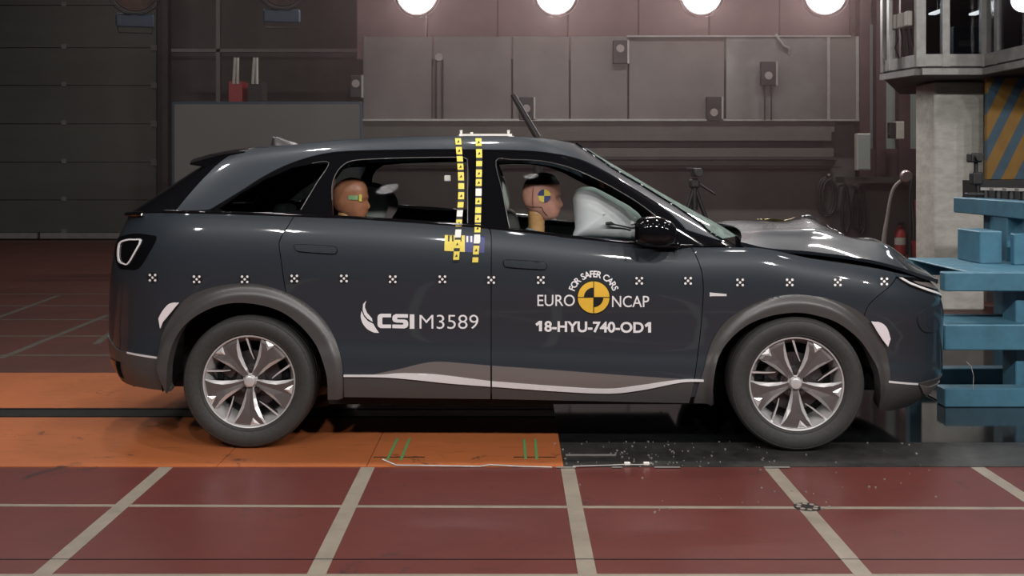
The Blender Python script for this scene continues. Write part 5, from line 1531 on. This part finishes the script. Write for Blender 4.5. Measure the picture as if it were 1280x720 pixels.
# ------------------------------------------------------------------ floodlights
def aim(o, target):
    d = Vector(target) - Vector(o.location)
    o.rotation_euler = d.to_track_quat('Y', 'Z').to_euler()   # local +Y points at the target
def floodlight(loc_, target, r, energy, label, spot=70, lit=True, group='floodlights', col=(1.0, .97, .95)):
    o = empty('floodlight', loc_); aim(o, target)
    tag(o, label, 'floodlight', group)
    MB().lathe([(0, -r * 1.3), (r * .45, -r * 1.25), (r * .8, -r * .8), (r * 1.02, -r * .15), (r * 1.08, 0), (r * 1.08, r * .10), (r * 1.0, r * .10), (r * .97, 0)], seg=40).build('housing', M['dark'], o, 40)
    MB().lathe([(r * 1.0, r * .11), (r * 1.06, r * .12), (r * 1.06, r * .09)], seg=40).build('bezel', M['bezel'] if lit else M['dark'], o, 40)
    for k in range(4):       # outer clip ring in four pieces
        a0 = math.radians(90 * k + 8); a1 = math.radians(90 * k + 82)
        MB().tube([(r * 1.17 * math.cos(a), r * .1, r * 1.17 * math.sin(a)) for a in np.linspace(a0, a1, 12)], r * .022, 6).build('clip_ring', M['bezel'] if lit else M['dark'], o, 60)
    MB().lathe([(0, r * .05), (r * .5, r * .04), (r * .98, 0)], seg=40).build('lens', M['lamp_on'] if lit else M['lamp_off'], o, 60)
    y = MB()
    y.tube([(r * 1.25 * math.cos(a), -r * .4, r * 1.25 * math.sin(a)) for a in np.linspace(0, math.pi, 14)], r * .05, 6)
    y.cyl((0, -r * .4, r * 1.25), (0, -r * .4, r * 2.2), r * .07, None, 8)
    y.build('yoke', M['beam_dark'] if lit else M['bluebr'], o, 60)
    if energy:
        l = bpy.data.lights.new('floodlight_beam', 'SPOT'); l.energy = energy; l.color = col
        l.spot_size = math.radians(spot); l.spot_blend = 0.6; l.shadow_soft_size = r * .9
        lo = bpy.data.objects.new('floodlight_beam', l); COL.objects.link(lo); lo.parent = o
        lo.location = (0, r * .16 + r, 0); lo.rotation_euler = (math.radians(90), 0, 0)   # -Z of the lamp along +Y
    return o
for i, px in enumerate((521, 695, 877, 1032)):
    floodlight(P(px, -7, 14.0), (0.3, 5.2, 1.0), .262, E_BACK, 'lit round floodlight above the gallery, %s from the left' % ('first', 'second', 'third', 'fourth')[i], 60, group='lit floodlights above the gallery')
floodlight(P(1280, 0, 9.85), (0.5, 1, 1.2), .115, 0, 'lit round lamp behind the control cabin glass', group='lit floodlights above the gallery')
for i, (px, py) in enumerate(((168, -14), (352, -20))):
    o = floodlight(P(px, py, 13.0), (-2.2 + i, 4.5, 1.5), .28, 0, ('unlit floodlight with blue bracket before the sectional door', 'unlit floodlight with blue bracket above the grey board')[i], lit=False, group='unlit floodlights')
    MB().rbox((0, -.05, -.40), (.46, .10, .17), .02, 1).build('blue_bracket', M['bluebr'], o)
    MB().tube([(-.22, -.1, -.44), (-.20, -.1, -.56), (.20, -.1, -.56), (.22, -.1, -.44)], .012, 6).build('guard_frame', M['beam_dark'], o, 60)
for i, X in enumerate((-4.4, -2.4, -0.4, 1.6, 3.6, 5.6, 7.4)):
    floodlight((X, 0.0, 4.6), (X * .62, 6.2, .7), .15, E_FRONT * (.65 if X < -2 else 1.0), 'floodlight hung above the film position, %s from the left' % ('first', 'second', 'third', 'fourth', 'fifth', 'sixth', 'seventh')[i], 95, group='floodlights above the film position')
for i, X in enumerate((-4.2, -2.2, -0.2, 1.8, 3.8, 5.6)):
    floodlight((X, 6.4, 6.0), (X * .8, 6.0, 0), .16, E_TOP * .7, 'floodlight hung over the impact zone, %s from the left' % ('first', 'second', 'third', 'fourth', 'fifth', 'sixth')[i], 85, group='floodlights over the impact zone')
for i, X in enumerate((-4.8, -3.0, -1.2, 0.6, 2.4, 4.2)):
    floodlight((X, 2.4, 5.9), (X * .8, 6.0, .6), .12, 0, 'small floodlight on the second row over the film position, %s from the left' % ('first', 'second', 'third', 'fourth', 'fifth', 'sixth')[i], 90, group='small floodlights over the film position')
for i, (X, Y) in enumerate(((-7, 15), (1.5, 14.2), (6.5, 14.2))):  # unseen ceiling lights, added to brighten the rear of the hall
    o = empty('added_ceiling_fill', (X, Y, 7.9)); tag(o, 'added unseen ceiling fill light over the %s of the hall' % ('left rear', 'right rear', 'right side')[i], 'fill light')
    MB().rbox((0, 0, 0), (2.4, .35, .12), .02, 1).build('casing', M['alu'], o)
    MB().b2((-1.15, -.14, -.075), (1.15, .14, -.062)).build('diffuser', M['strip_fill'], o)
    l = bpy.data.lights.new('added_fill_lamp', 'AREA'); l.shape = 'RECTANGLE'; l.size = 2.3; l.size_y = .28; l.energy = E_FILL * (.45, .95, 1.0)[i]; l.color = (1, .95, .92)
    lo = bpy.data.objects.new('added_fill_lamp', l); COL.objects.link(lo); lo.parent = o; lo.location = (0, 0, -.09)
# ------------------------------------------------------------------ haze box added to imitate the lens veil around the lamps
hz = bpy.data.materials.new('veil_haze'); hz.use_nodes = True
nt = hz.node_tree; nt.nodes.clear()
o_ = nt.nodes.new('ShaderNodeOutputMaterial'); vs_ = nt.nodes.new('ShaderNodeVolumeScatter')
vs_.inputs['Color'].default_value = (1.0, 0.72, 0.70, 1); vs_.inputs['Density'].default_value = 0.010; vs_.inputs['Anisotropy'].default_value = 0.62
nt.links.new(vs_.outputs[0], o_.inputs['Volume'])
ho_ = MB().b2((-5.0, 9.2, 0.02), (7.6, 17.1, 7.7)).build('added_veil_haze', hz, None)
tag(ho_, 'added thin reddish haze imitating lens veil before the gallery wall', 'haze', kind='stuff')
